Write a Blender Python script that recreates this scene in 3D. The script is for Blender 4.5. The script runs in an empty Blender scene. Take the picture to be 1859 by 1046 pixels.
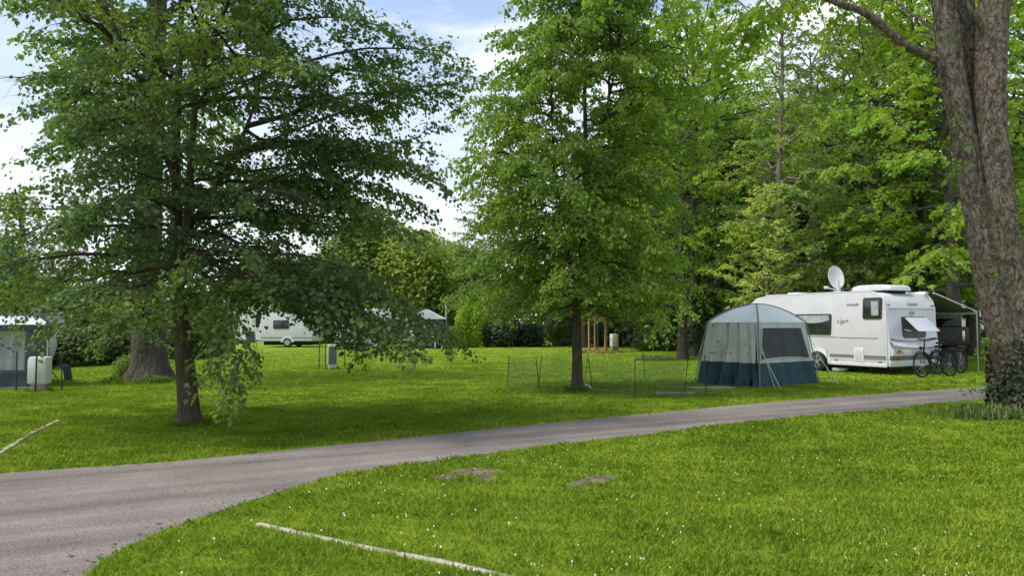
import bpy, bmesh, math, random
import numpy as np
from mathutils import Vector, Matrix
sc = bpy.context.scene
C = sc.collection
rad = math.radians
# ---------------------------------------------------------------- camera
FPX = 1343.0; CAMZ = 1.6
PITCH = math.atan(65.0 / FPX)
cam = bpy.data.cameras.new('camera'); camo = bpy.data.objects.new('camera', cam); C.objects.link(camo)
cam.sensor_width = 36.0; cam.lens = FPX / 1859 * 36.0; cam.clip_end = 2000; cam.clip_start = 0.05
camo.location = (0, 0, CAMZ); camo.rotation_euler = (math.pi / 2 + PITCH, 0, 0)
sc.camera = camo
# ---------------------------------------------------------------- light and sky
SUN_EL, SUN_AZ = 58.0, -108.0          # azimuth from +Y towards +X
sun = bpy.data.lights.new('sun', 'SUN'); suno = bpy.data.objects.new('sun', sun); C.objects.link(suno)
sun.energy = 2.3; sun.angle = rad(13); sun.color = (1.0, 0.93, 0.82)
el, az = rad(SUN_EL), rad(SUN_AZ)
sdir = Vector((math.sin(az) * math.cos(el), math.cos(az) * math.cos(el), math.sin(el)))
suno.rotation_euler = sdir.to_track_quat('Z', 'Y').to_euler()
w = bpy.data.worlds.new('World'); sc.world = w; w.use_nodes = True
nt = w.node_tree; N = nt.nodes; L = nt.links
for n in list(N): N.remove(n)
out = N.new('ShaderNodeOutputWorld'); bg = N.new('ShaderNodeBackground'); L.new(bg.outputs[0], out.inputs[0])
bg.inputs[1].default_value = 0.150
sky = N.new('ShaderNodeTexSky'); sky.sky_type = 'NISHITA'; sky.sun_disc = False
sky.sun_elevation = el; sky.sun_rotation = az; sky.dust_density = 2.0; sky.air_density = 1.0
tc = N.new('ShaderNodeTexCoord')
mp = N.new('ShaderNodeMapping'); mp.inputs['Scale'].default_value = (1.0, 1.0, 3.2)
mp.inputs['Location'].default_value = (0.35, 0.1, 0.2)
L.new(tc.outputs['Generated'], mp.inputs['Vector'])
nz = N.new('ShaderNodeTexNoise'); nz.inputs['Scale'].default_value = 2.6; nz.inputs['Detail'].default_value = 7
nz.inputs['Roughness'].default_value = 0.55
L.new(mp.outputs[0], nz.inputs['Vector'])
cr = N.new('ShaderNodeValToRGB'); cr.color_ramp.elements[0].position = 0.47; cr.color_ramp.elements[1].position = 0.60
L.new(nz.outputs['Fac'], cr.inputs['Fac'])
# more cloud towards the horizon
sx = N.new('ShaderNodeSeparateXYZ'); L.new(tc.outputs['Generated'], sx.inputs[0])
mr = N.new('ShaderNodeMapRange'); mr.inputs['From Min'].default_value = 0.10; mr.inputs['From Max'].default_value = 0.42
mr.inputs['To Min'].default_value = 1.0; mr.inputs['To Max'].default_value = 0.0
L.new(sx.outputs['Z'], mr.inputs['Value'])
ad = N.new('ShaderNodeMath'); ad.operation = 'MAXIMUM'; L.new(mr.outputs[0], ad.inputs[0]); L.new(cr.outputs[0], ad.inputs[1])
nz2 = N.new('ShaderNodeTexNoise'); nz2.inputs['Scale'].default_value = 5; nz2.inputs['Detail'].default_value = 5
L.new(mp.outputs[0], nz2.inputs['Vector'])
cc = N.new('ShaderNodeValToRGB'); cc.color_ramp.elements[0].color = (3.9, 4.25, 5.0, 1); cc.color_ramp.elements[1].color = (5.7, 5.8, 6.0, 1)
cc.color_ramp.elements[0].position = 0.35; cc.color_ramp.elements[1].position = 0.65
L.new(nz2.outputs['Fac'], cc.inputs['Fac'])
lift = N.new('ShaderNodeMix'); lift.data_type = 'RGBA'; lift.inputs['Factor'].default_value = 0.35
lift.inputs['B'].default_value = (2.6, 3.5, 4.9, 1)
L.new(sky.outputs[0], lift.inputs['A'])
mx = N.new('ShaderNodeMix'); mx.data_type = 'RGBA'
L.new(ad.outputs[0], mx.inputs['Factor']); L.new(lift.outputs['Result'], mx.inputs['A']); L.new(cc.outputs[0], mx.inputs['B'])
L.new(mx.outputs['Result'], bg.inputs[0])
sc.view_settings.view_transform = 'Standard'; sc.view_settings.look = 'None'
sc.view_settings.gamma = 1.0; sc.view_settings.exposure = 0.62; sc.view_settings.use_curve_mapping = False
sc.cycles.max_bounces = 6; sc.cycles.diffuse_bounces = 4; sc.cycles.glossy_bounces = 2
sc.cycles.transmission_bounces = 4; sc.cycles.transparent_max_bounces = 12
sc.cycles.use_denoising = True
sc.cycles.caustics_reflective = False; sc.cycles.caustics_refractive = False
# ---------------------------------------------------------------- geometry of the place
def gz(x, y):
    a = np.clip((np.asarray(y, float) - 33) / 14, 0, 1); a = a * a * (3 - 2 * a)
    b = np.clip((np.asarray(x, float) - 11) / 8, 0, 1); b = b * b * (3 - 2 * b)
    return 0.5 * a * b
def ray(px, py):
    a = (px - 929.5) / FPX; b = (523 - py) / FPX
    return Vector((a, math.cos(PITCH) - b * math.sin(PITCH), math.sin(PITCH) + b * math.cos(PITCH)))
def G(px, py, z=0.0):
    d = ray(px, py); s = (z - CAMZ) / d.z
    return Vector((d.x * s, d.y * s, z))
def P(px, py, Y):
    d = ray(px, py); s = Y / d.y
    return Vector((d.x * s, Y, CAMZ + d.z * s))
def gp(px, Y):
    x = (px - 929.5) / FPX * Y
    return Vector((x, Y, float(gz(x, Y))))
# ---------------------------------------------------------------- materials
MATS = {}
def mat(name, col, rough=0.6, col2=None, scale=8.0, bump=0.0, metal=0.0, detail=4, stretch=(1, 1, 1), spec=0.5, contrast=(0.35, 0.65), bscale=None, coat=0.0):
    m = bpy.data.materials.new(name); m.use_nodes = True; t = m.node_tree; b = t.nodes['Principled BSDF']
    b.inputs['Roughness'].default_value = rough; b.inputs['Metallic'].default_value = metal
    b.inputs['Specular IOR Level'].default_value = spec; b.inputs['Coat Weight'].default_value = coat
    if col2 is None: col2 = tuple(c * 0.86 for c in col)
    g = t.nodes.new('ShaderNodeNewGeometry'); mp = t.nodes.new('ShaderNodeMapping'); mp.inputs['Scale'].default_value = stretch
    tcn = t.nodes.new('ShaderNodeTexCoord'); t.links.new(tcn.outputs['Object'], mp.inputs['Vector'])
    n = t.nodes.new('ShaderNodeTexNoise'); n.inputs['Scale'].default_value = scale; n.inputs['Detail'].default_value = detail
    t.links.new(mp.outputs[0], n.inputs['Vector'])
    r = t.nodes.new('ShaderNodeValToRGB'); r.color_ramp.elements[0].position = contrast[0]; r.color_ramp.elements[1].position = contrast[1]
    r.color_ramp.elements[0].color = (*col2, 1); r.color_ramp.elements[1].color = (*col, 1)
    t.links.new(n.outputs['Fac'], r.inputs['Fac']); t.links.new(r.outputs[0], b.inputs['Base Color'])
    if bump:
        n2 = t.nodes.new('ShaderNodeTexNoise'); n2.inputs['Scale'].default_value = bscale or scale * 3; n2.inputs['Detail'].default_value = 6
        t.links.new(mp.outputs[0], n2.inputs['Vector'])
        bp = t.nodes.new('ShaderNodeBump'); bp.inputs['Strength'].default_value = 0.9; bp.inputs['Distance'].default_value = bump
        t.links.new(n2.outputs['Fac'], bp.inputs['Height']); t.links.new(bp.outputs[0], b.inputs['Normal'])
    return m
def leaf_mat(name, a, b2, c=None, trans=0.4, rough=0.55, gloss=0.35, clump=0.5, tint=(1.0, 1.25, 0.55)):
    """two greens mixed by the leaf's own random value, a third by slow noise; light passes through"""
    m = bpy.data.materials.new(name); m.use_nodes = True; t = m.node_tree; b = t.nodes['Principled BSDF']; o = t.nodes['Material Output']
    at = t.nodes.new('ShaderNodeAttribute'); at.attribute_name = 'rnd'
    m1 = t.nodes.new('ShaderNodeMix'); m1.data_type = 'RGBA'; m1.inputs['A'].default_value = (*a, 1); m1.inputs['B'].default_value = (*b2, 1)
    t.links.new(at.outputs['Fac'], m1.inputs['Factor'])
    g = t.nodes.new('ShaderNodeNewGeometry'); n = t.nodes.new('ShaderNodeTexNoise'); n.inputs['Scale'].default_value = clump; n.inputs['Detail'].default_value = 2
    t.links.new(g.outputs['Position'], n.inputs['Vector'])
    r = t.nodes.new('ShaderNodeMapRange'); r.inputs['From Min'].default_value = 0.42; r.inputs['From Max'].default_value = 0.68
    t.links.new(n.outputs['Fac'], r.inputs['Value'])
    m2 = t.nodes.new('ShaderNodeMix'); m2.data_type = 'RGBA'; m2.inputs['B'].default_value = (*(c or b2), 1)
    t.links.new(r.outputs[0], m2.inputs['Factor']); t.links.new(m1.outputs['Result'], m2.inputs['A'])
    t.links.new(m2.outputs['Result'], b.inputs['Base Color']); b.inputs['Roughness'].default_value = rough; b.inputs['Specular IOR Level'].default_value = gloss
    tr = t.nodes.new('ShaderNodeBsdfTranslucent')
    ml = t.nodes.new('ShaderNodeMix'); ml.data_type = 'RGBA'; ml.blend_type = 'MULTIPLY'; ml.inputs['Factor'].default_value = 1
    ml.inputs['B'].default_value = (tint[0] * 1.5, tint[1] * 1.5, tint[2] * 1.5, 1); t.links.new(m2.outputs['Result'], ml.inputs['A'])
    t.links.new(ml.outputs['Result'], tr.inputs[0])
    ms = t.nodes.new('ShaderNodeMixShader'); ms.inputs[0].default_value = trans
    t.links.new(b.outputs[0], ms.inputs[1]); t.links.new(tr.outputs[0], ms.inputs[2]); t.links.new(ms.outputs[0], o.inputs[0])
    return m
def bark_mat(name, a, b2, scale=6, depth=0.02, stretch=(1, 1, 0.3), moss=None, crack=0.6, fis=.10, warp=.3, cont=(.3, .7)):
    m = bpy.data.materials.new(name); m.use_nodes = True; t = m.node_tree; b = t.nodes['Principled BSDF']
    tcn = t.nodes.new('ShaderNodeTexCoord'); mp = t.nodes.new('ShaderNodeMapping'); mp.inputs['Scale'].default_value = stretch
    t.links.new(tcn.outputs['Object'], mp.inputs['Vector'])
    nw = t.nodes.new('ShaderNodeTexNoise'); nw.inputs['Scale'].default_value = scale * 0.7; nw.inputs['Detail'].default_value = 5
    t.links.new(mp.outputs[0], nw.inputs['Vector'])
    dm = t.nodes.new('ShaderNodeMix'); dm.data_type = 'VECTOR'; dm.inputs['Factor'].default_value = warp
    t.links.new(mp.outputs[0], dm.inputs['A']); t.links.new(nw.outputs['Color'], dm.inputs['B'])
    v = t.nodes.new('ShaderNodeTexVoronoi'); v.feature = 'DISTANCE_TO_EDGE'; v.inputs['Scale'].default_value = scale * 2.2
    t.links.new(dm.outputs['Result'], v.inputs['Vector'])
    n = t.nodes.new('ShaderNodeTexNoise'); n.inputs['Scale'].default_value = scale * 3; n.inputs['Detail'].default_value = 8; n.inputs['Roughness'].default_value = 0.65
    t.links.new(mp.outputs[0], n.inputs['Vector'])
    r = t.nodes.new('ShaderNodeValToRGB'); r.color_ramp.elements[0].position = cont[0]; r.color_ramp.elements[1].position = cont[1]
    r.color_ramp.elements[0].color = (*b2, 1); r.color_ramp.elements[1].color = (*a, 1); t.links.new(n.outputs['Fac'], r.inputs['Fac'])
    vr = t.nodes.new('ShaderNodeMapRange'); vr.inputs['From Max'].default_value = fis; vr.inputs['To Min'].default_value = crack; t.links.new(v.outputs['Distance'], vr.inputs['Value'])
    cm = t.nodes.new('ShaderNodeMix'); cm.data_type = 'RGBA'; cm.inputs['A'].default_value = (*[c * 0.55 for c in b2], 1)
    t.links.new(vr.outputs[0], cm.inputs['Factor']); t.links.new(r.outputs[0], cm.inputs['B'])
    last = cm
    if moss:
        nm = t.nodes.new('ShaderNodeTexNoise'); nm.inputs['Scale'].default_value = 2.2; t.links.new(tcn.outputs['Object'], nm.inputs['Vector'])
        rm = t.nodes.new('ShaderNodeMapRange'); rm.inputs['From Min'].default_value = 0.5; rm.inputs['From Max'].default_value = 0.72; rm.inputs['To Max'].default_value = 0.7
        t.links.new(nm.outputs['Fac'], rm.inputs['Value'])
        c2 = t.nodes.new('ShaderNodeMix'); c2.data_type = 'RGBA'; c2.inputs['B'].default_value = (*moss, 1)
        t.links.new(rm.outputs[0], c2.inputs['Factor']); t.links.new(cm.outputs['Result'], c2.inputs['A']); last = c2
    t.links.new(last.outputs['Result'], b.inputs['Base Color']); b.inputs['Roughness'].default_value = 0.9; b.inputs['Specular IOR Level'].default_value = 0.25
    hh = t.nodes.new('ShaderNodeMath'); hh.operation = 'ADD'; t.links.new(vr.outputs[0], hh.inputs[0]); t.links.new(n.outputs['Fac'], hh.inputs[1])
    bp = t.nodes.new('ShaderNodeBump'); bp.inputs['Strength'].default_value = 1.0; bp.inputs['Distance'].default_value = depth
    t.links.new(hh.outputs[0], bp.inputs['Height']); t.links.new(bp.outputs[0], b.inputs['Normal'])
    return m
# ---------------------------------------------------------------- object helpers
def props(o, label=None, cat=None, group=None, kind=None):
    if label: o['label'] = label
    if cat: o['category'] = cat
    if group: o['group'] = group
    if kind: o['kind'] = kind
    return o
def empty(name, loc=(0, 0, 0), rz=0.0, **k):
    o = bpy.data.objects.new(name, None); o.empty_display_size = 0.2; C.objects.link(o); o.location = loc; o.rotation_euler = (0, 0, rz)
    return props(o, **k)
def link(name, me, m=None, parent=None, **k):
    o = bpy.data.objects.new(name, me); C.objects.link(o)
    if m is not None:
        for q in (m if isinstance(m, (list, tuple)) else [m]): me.materials.append(q)
    if parent is not None: o.parent = parent
    return props(o, **k)
def np_mesh(name, V, faces, smooth=False, rnd=None):
    """faces: list of int arrays (n,k) of equal k each"""
    me = bpy.data.meshes.new(name); V = np.asarray(V, np.float32)
    me.vertices.add(len(V)); me.vertices.foreach_set('co', V.ravel())
    fs = [np.asarray(f, np.int32) for f in faces if len(f)]
    li = np.concatenate([f.ravel() for f in fs]); nl = len(li)
    tot = np.concatenate([np.full(len(f), f.shape[1], np.int32) for f in fs])
    st = np.concatenate([[0], np.cumsum(tot)[:-1]]).astype(np.int32)
    me.loops.add(nl); me.loops.foreach_set('vertex_index', li)
    me.polygons.add(len(tot)); me.polygons.foreach_set('loop_start', st); me.polygons.foreach_set('loop_total', tot)
    if smooth: me.polygons.foreach_set('use_smooth', np.ones(len(tot), bool))
    me.update(calc_edges=True)
    if rnd is not None:
        a = me.attributes.new('rnd', 'FLOAT', 'FACE'); a.data.foreach_set('value', np.asarray(rnd, np.float32))
    return me
def norm(a):
    return a / np.maximum(np.linalg.norm(a, axis=-1, keepdims=True), 1e-9)
def bez(p0, p1, p2, p3, n):
    t = np.linspace(0, 1, n)[:, None]
    return (1 - t) ** 3 * p0 + 3 * (1 - t) ** 2 * t * p1 + 3 * (1 - t) * t * t * p2 + t ** 3 * p3
def smooth_poly(pts, n):
    """Catmull-Rom through control points"""
    p = np.asarray(pts, float); m = len(p)
    q = np.vstack([2 * p[0] - p[1], p, 2 * p[-1] - p[-2]]); out = []
    for t in np.linspace(0, m - 1 - 1e-6, n):
        i = int(t); u = t - i; a, b, c, d = q[i:i + 4]
        out.append(0.5 * ((2 * b) + (c - a) * u + (2 * a - 5 * b + 4 * c - d) * u * u + (3 * b - a - 3 * c + d) * u ** 3))
    return np.array(out)
class Wood:
    def __init__(s): s.V = []; s.F = []; s.n = 0
    def tube(s, pts, r, k=6, cap=False):
        pts = np.asarray(pts, float); n = len(pts); r = np.broadcast_to(np.asarray(r, float), (n,)) if np.ndim(r) else np.full(n, float(r))
        t = norm(np.gradient(pts, axis=0)); up = np.array([0, 0, 1.0]) if abs(t[0][2]) < 0.9 else np.array([1.0, 0.2, 0])
        a = norm(np.cross(t, up)); b = np.cross(t, a)
        th = np.linspace(0, 2 * np.pi, k, endpoint=False)
        ring = pts[:, None, :] + r[:, None, None] * (np.cos(th)[None, :, None] * a[:, None, :] + np.sin(th)[None, :, None] * b[:, None, :])
        s.V.append(ring.reshape(-1, 3))
        i = np.arange(n - 1)[:, None] * k; j = np.arange(k)[None, :]; j2 = (j + 1) % k
        f = np.stack([i + j, i + j2, i + k + j2, i + k + j], -1).reshape(-1, 4) + s.n
        s.F.append(f); s.n += n * k
    def mesh(s, name):
        return np_mesh(name, np.vstack(s.V), [np.vstack(s.F)], smooth=True)
class Leaves:
    def __init__(s, rng): s.p = []; s.d = []; s.nn = []; s.s = []; s.rng = rng
    def add(s, p, d, n, size):
        s.p.append(p); s.d.append(d); s.nn.append(n); s.s.append(size)
    def mesh(s, name, aspect=0.8, simple=False, fold=0.25, keep=None):
        p = np.vstack(s.p); d = norm(np.vstack(s.d)); nn = np.vstack(s.nn); sz = np.concatenate(s.s)[:, None]
        if keep is not None:
            k = keep(p); p, d, nn, sz = p[k], d[k], nn[k], sz[k]
        side = norm(np.cross(d, nn)); nn = np.cross(side, d); m = len(p); rnd = s.rng.random(m)
        if simple:
            V = np.stack([p, p + sz * (0.45 * d + aspect * 0.5 * side + fold * .5 * nn), p + sz * d, p + sz * (0.45 * d - aspect * 0.5 * side + fold * .5 * nn)], 1)
            b = np.arange(m)[:, None] * 4
            F = [b + np.array([[0, 1, 2, 3]])]
            return np_mesh(name, V.reshape(-1, 3), F, rnd=rnd)
        h = aspect * 0.5
        V = np.stack([p, p + sz * (0.22 * d + h * 0.85 * side + fold * .4 * nn), p + sz * (0.62 * d + h * 0.8 * side + fold * .3 * nn),
                      p + sz * (d - 0.12 * nn), p + sz * (0.62 * d - h * 0.8 * side + fold * .3 * nn), p + sz * (0.22 * d - h * 0.85 * side + fold * .4 * nn)], 1)
        b = np.arange(m)[:, None] * 6
        F = np.vstack([b + np.array([[0, 1, 2, 3]]), b + np.array([[0, 3, 4, 5]])])
        return np_mesh(name, V.reshape(-1, 3), [F], rnd=np.concatenate([rnd, rnd]))
def leaf_twigs(W, Lv, pts, rng, sz, gap, droop=0.35, wood=0.003, flat=0.75, skip=0.0, cluster=1, k=3):
    """put alternate leaves along one twig polyline"""
    ln = np.linalg.norm(np.diff(pts, axis=0), axis=1); tot = ln.sum()
    if wood: W.tube(pts, np.linspace(wood, wood * 0.4, len(pts)), k)
    m = max(2, int(tot / gap)) * cluster
    t = np.sort(rng.random(m)) * 0.98 + 0.04
    cum = np.concatenate([[0], np.cumsum(ln)]) / max(tot, 1e-6)
    p = np.stack([np.interp(t, cum, pts[:, i]) for i in range(3)], 1)
    tan = norm(pts[-1] - pts[0])
    sidev = norm(np.cross(tan, [0, 0, 1.0])[None])[0]
    sgn = np.where(np.arange(m) % 2 == 0, 1, -1)[:, None]
    if cluster > 1: p = p + rng.normal(0, 0.045, (m, 3))
    d = tan * 0.7 + sidev * sgn * (0.75 + 0.3 * rng.random((m, 1))) + np.array([0, 0, -1.0]) * (droop + 0.35 * rng.random((m, 1))) + rng.normal(0, 0.22, (m, 3))
    n = np.array([0, 0, 1.0]) * flat + rng.normal(0, 0.38, (m, 3)) + sidev * sgn * 0.2
    Lv.add(p + rng.normal(0, 0.012, (m, 3)), d, n, sz * (0.5 + 0.85 * rng.random(m) ** 1.3))
def rotz(v, a):
    c, s = math.cos(a), math.sin(a); return np.array([v[0] * c - v[1] * s, v[0] * s + v[1] * c, v[2]])
def branch(W, Lv, pts, r0, rng, sec=0.3, seclen=1.0, twig=0.4, tgap=0.16, sz=0.08, lgap=0.045, start=0.2, droop=0.25, k=6, cluster=1, tw_wood=0.003, flat=0.75, bare=0.0):
    """a limb with side branches that carry leafy twigs in loose flat layers"""
    pts = np.asarray(pts, float); n = len(pts)
    W.tube(pts, np.linspace(r0, max(0.006, r0 * 0.2), n), k)
    ln = np.linalg.norm(np.diff(pts, axis=0), axis=1); cum = np.concatenate([[0], np.cumsum(ln)]); tot = cum[-1]
    s = start * tot + rng.random() * sec; side = 1 if rng.random() < .5 else -1
    while s < tot:
        u = s / tot; p = np.array([np.interp(s, cum, pts[:, i]) for i in range(3)])
        i = min(n - 2, int(np.searchsorted(cum, s) - 1)); tan = norm(pts[i + 1] - pts[i])
        a = side * rad(rng.uniform(32, 68)); d = rotz(tan, a); d[2] = d[2] * 0.6 + rng.normal(0.02, 0.14); d = norm(d)
        l2 = seclen * (1.05 - 0.62 * u) * rng.uniform(0.65, 1.2)
        q = bez(p, p + d * l2 * 0.35 + np.array([0, 0, .06 * l2]), p + d * l2 * 0.7 + np.array([0, 0, .02]), p + d * l2 + np.array([0, 0, -droop * l2]) + rng.normal(0, .06, 3) * l2, 5)
        W.tube(q, np.linspace(max(0.005, r0 * 0.22), 0.003, 5), 4)
        x = 0.12 * l2; sd = side
        while x < l2:
            v = x / l2; b = np.array([np.interp(v, np.linspace(0, 1, 5), q[:, j]) for j in range(3)])
            td = rotz(d, sd * rad(rng.uniform(25, 65))); td[2] += rng.normal(-0.08, 0.2); td = norm(td)
            tl = twig * (1.1 - 0.5 * v) * rng.uniform(0.6, 1.25)
            e = b + td * tl + np.array([0, 0, -droop * tl * 1.2])
            if rng.random() > bare:
                leaf_twigs(W, Lv, np.array([b, (b + e) / 2 + np.array([0, 0, .05 * tl]), e]), rng, sz, lgap, droop, tw_wood, flat, cluster=cluster)
            x += tgap * rng.uniform(0.6, 1.4); sd = -sd
        leaf_twigs(W, Lv, q[2:], rng, sz, lgap, droop, 0, flat, cluster=cluster)
        side = -side; s += sec * rng.uniform(0.6, 1.4)
    leaf_twigs(W, Lv, pts[-3:], rng, sz, lgap, droop, 0, flat, cluster=cluster)
def tree_obj(name, label, W, Lv, bark, leaf, loc=(0, 0, 0), cat='tree', group=None, aspect=.8, simple=False, crown='crown', keep=None):
    t = empty(name, loc, label=label, cat=cat, group=group)
    link('trunk', W.mesh('trunk_wood'), bark, t)
    if Lv is not None: link(crown, Lv.mesh('crown_leaves', aspect, simple, keep=keep), leaf, t)
    return t
# ================================================================= ground, path, grass
def ground_nodes(m, near=True):
    """world-position greens shared by lawn sheet and blades"""
    t = m.node_tree
    g = t.nodes.new('ShaderNodeNewGeometry')
    mp = t.nodes.new('ShaderNodeMapping'); mp.inputs['Scale'].default_value = (0.8, 1.2, 0.0); t.links.new(g.outputs['Position'], mp.inputs['Vector'])
    n = t.nodes.new('ShaderNodeTexNoise'); n.inputs['Scale'].default_value = 0.55; n.inputs['Detail'].default_value = 6; n.inputs['Roughness'].default_value = 0.62
    t.links.new(mp.outputs[0], n.inputs['Vector'])
    r = t.nodes.new('ShaderNodeValToRGB'); e = r.color_ramp.elements
    e[0].position = 0.32; e[0].color = (0.132, 0.225, 0.016, 1); e[1].position = 0.68; e[1].color = (0.360, 0.430, 0.044, 1)
    q = r.color_ramp.elements.new(0.5); q.color = (0.225, 0.335, 0.023, 1)
    n3 = t.nodes.new('ShaderNodeTexNoise'); n3.inputs['Scale'].default_value = 3.4; n3.inputs['Detail'].default_value = 4; n3.inputs['Roughness'].default_value = 0.7; t.links.new(mp.outputs[0], n3.inputs['Vector'])
    av = t.nodes.new('ShaderNodeMix'); av.data_type = 'FLOAT'; av.inputs['Factor'].default_value = 0.38; t.links.new(n.outputs['Fac'], av.inputs['A']); t.links.new(n3.outputs['Fac'], av.inputs['B'])
    t.links.new(av.outputs['Result'], r.inputs['Fac'])
    return r, g
mg = bpy.data.materials.new('lawn'); mg.use_nodes = True; r_, g_ = ground_nodes(mg)
t = mg.node_tree; b = t.nodes['Principled BSDF']; b.inputs['Roughness'].default_value = 0.9; b.inputs['Specular IOR Level'].default_value = 0.1
n2 = t.nodes.new('ShaderNodeTexNoise'); n2.inputs['Scale'].default_value = 14; n2.inputs['Detail'].default_value = 8; n2.inputs['Roughness'].default_value = 0.8
mp2 = t.nodes.new('ShaderNodeMapping'); mp2.inputs['Scale'].default_value = (1, 0.5, 1); t.links.new(g_.outputs['Position'], mp2.inputs['Vector']); t.links.new(mp2.outputs[0], n2.inputs['Vector'])
mm = t.nodes.new('ShaderNodeMapRange'); mm.inputs['From Min'].default_value = 0.35; mm.inputs['From Max'].default_value = 0.65; mm.inputs['To Min'].default_value = 0.55; mm.inputs['To Max'].default_value = 1.1
t.links.new(n2.outputs['Fac'], mm.inputs['Value'])
sc_ = t.nodes.new('ShaderNodeVectorMath'); sc_.operation = 'SCALE'; t.links.new(r_.outputs[0], sc_.inputs[0]); t.links.new(mm.outputs[0], sc_.inputs['Scale'])
t.links.new(sc_.outputs[0], b.inputs['Base Color'])
bp = t.nodes.new('ShaderNodeBump'); bp.inputs['Distance'].default_value = 0.05; t.links.new(n2.outputs['Fac'], bp.inputs['Height']); t.links.new(bp.outputs[0], b.inputs['Normal'])
mb = bpy.data.materials.new('grass_blades'); mb.use_nodes = True; r_, g_ = ground_nodes(mb); t = mb.node_tree
b = t.nodes['Principled BSDF']; b.inputs['Roughness'].default_value = 0.6; b.inputs['Specular IOR Level'].default_value = 0.25
at = t.nodes.new('ShaderNodeAttribute'); at.attribute_name = 'rnd'
mm = t.nodes.new('ShaderNodeMapRange'); mm.inputs['To Min'].default_value = 0.95; mm.inputs['To Max'].default_value = 1.4; t.links.new(at.outputs['Fac'], mm.inputs['Value'])
sc_ = t.nodes.new('ShaderNodeVectorMath'); sc_.operation = 'SCALE'; t.links.new(r_.outputs[0], sc_.inputs[0]); t.links.new(mm.outputs[0], sc_.inputs['Scale'])
t.links.new(sc_.outputs[0], b.inputs['Base Color'])
tr = t.nodes.new('ShaderNodeBsdfTranslucent'); t.links.new(sc_.outputs[0], tr.inputs[0]); ms = t.nodes.new('ShaderNodeMixShader'); ms.inputs[0].default_value = 0.35
t.links.new(b.outputs[0], ms.inputs[1]); t.links.new(tr.outputs[0], ms.inputs[2]); t.links.new(ms.outputs[0], t.nodes['Material Output'].inputs[0])
# lawn sheet: fine near, coarse far
xs = np.concatenate([np.linspace(-400, -40, 10)[:-1], np.linspace(-40, 40, 81), np.linspace(40, 400, 10)[1:]])
ys = np.concatenate([np.linspace(-30, 4, 8)[:-1], np.linspace(4, 80, 100), np.linspace(80, 600, 10)[1:]])
X, Y = np.meshgrid(xs, ys); Z = gz(X, Y)
V = np.stack([X, Y, Z], -1).reshape(-1, 3); nx = len(xs); i = np.arange(len(ys) - 1)[:, None] * nx + np.arange(nx - 1)[None]
F = np.stack([i, i + 1, i + nx + 1, i + nx], -1).reshape(-1, 4)
link('ground', np_mesh('ground', V, [F], smooth=True), mg, kind='structure')
# path outline (world)
up = [G(*q) for q in ((0, 861), (310, 839), (620, 808), (900, 779), (1240, 746), (1500, 723), (1780, 703))]
lo = [G(*q) for q in ((1790, 726), (1600, 745), (1350, 768), (1100, 800), (850, 830), (720, 848), (600, 868), (490, 900), (400, 930), (310, 962), (230, 995), (185, 1022), (160, 1046))]
upn = smooth_poly([(-16, 3.0, 0), (-9, 6.1, 0)] + [tuple(v) for v in up] + [(20.6, 24.0, 0), (31, 31, 0)], 90)
lon = smooth_poly([(31, 27.0, 0), (20, 21.2, 0)] + [tuple(v) for v in lo] + [(-2.45, 3.4, 0), (-2.0, 1.5, 0), (-1.8, -6, 0)], 90)
prng = np.random.default_rng(5)
def rag(a, s):
    a = a.copy(); j = prng.normal(0, s, len(a)); a[:, 1] += np.convolve(j, [0.3, 0.4, 0.3], 'same'); return a
upn = rag(upn, 0.025); lon = rag(lon, 0.035)
poly = np.vstack([upn, lon, [(-16, -6, 0)]])[:, :2]
bm = bmesh.new(); vs = [bm.verts.new((x, y, 0.004)) for x, y in poly]; bm.faces.new(vs[::-1]); bmesh.ops.triangulate(bm, faces=bm.faces[:])
me = bpy.data.meshes.new('path'); bm.normal_update(); bm.to_mesh(me); bm.free()
if me.polygons[0].normal.z < 0: me.flip_normals()
ma = mat('path_surface', (0.205, 0.188, 0.180), 0.9, (0.148, 0.134, 0.127), 1.1, bump=0.008, detail=8, contrast=(0.3, 0.7), spec=0.3, bscale=55)
t = ma.node_tree; b = t.nodes['Principled BSDF']; g = t.nodes.new('ShaderNodeNewGeometry')
nn = t.nodes.new('ShaderNodeTexNoise'); nn.inputs['Scale'].default_value = 60; nn.inputs['Detail'].default_value = 3; t.links.new(g.outputs['Position'], nn.inputs['Vector'])
m3 = t.nodes.new('ShaderNodeMapRange'); m3.inputs['From Min'].default_value = .3; m3.inputs['From Max'].default_value = .7; m3.inputs['To Min'].default_value = 0.58; m3.inputs['To Max'].default_value = 1.4; t.links.new(nn.outputs['Fac'], m3.inputs['Value'])
s3 = t.nodes.new('ShaderNodeVectorMath'); s3.operation = 'SCALE'; old = b.inputs['Base Color'].links[0].from_socket; t.links.new(old, s3.inputs[0]); t.links.new(m3.outputs[0], s3.inputs['Scale'])
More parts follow.
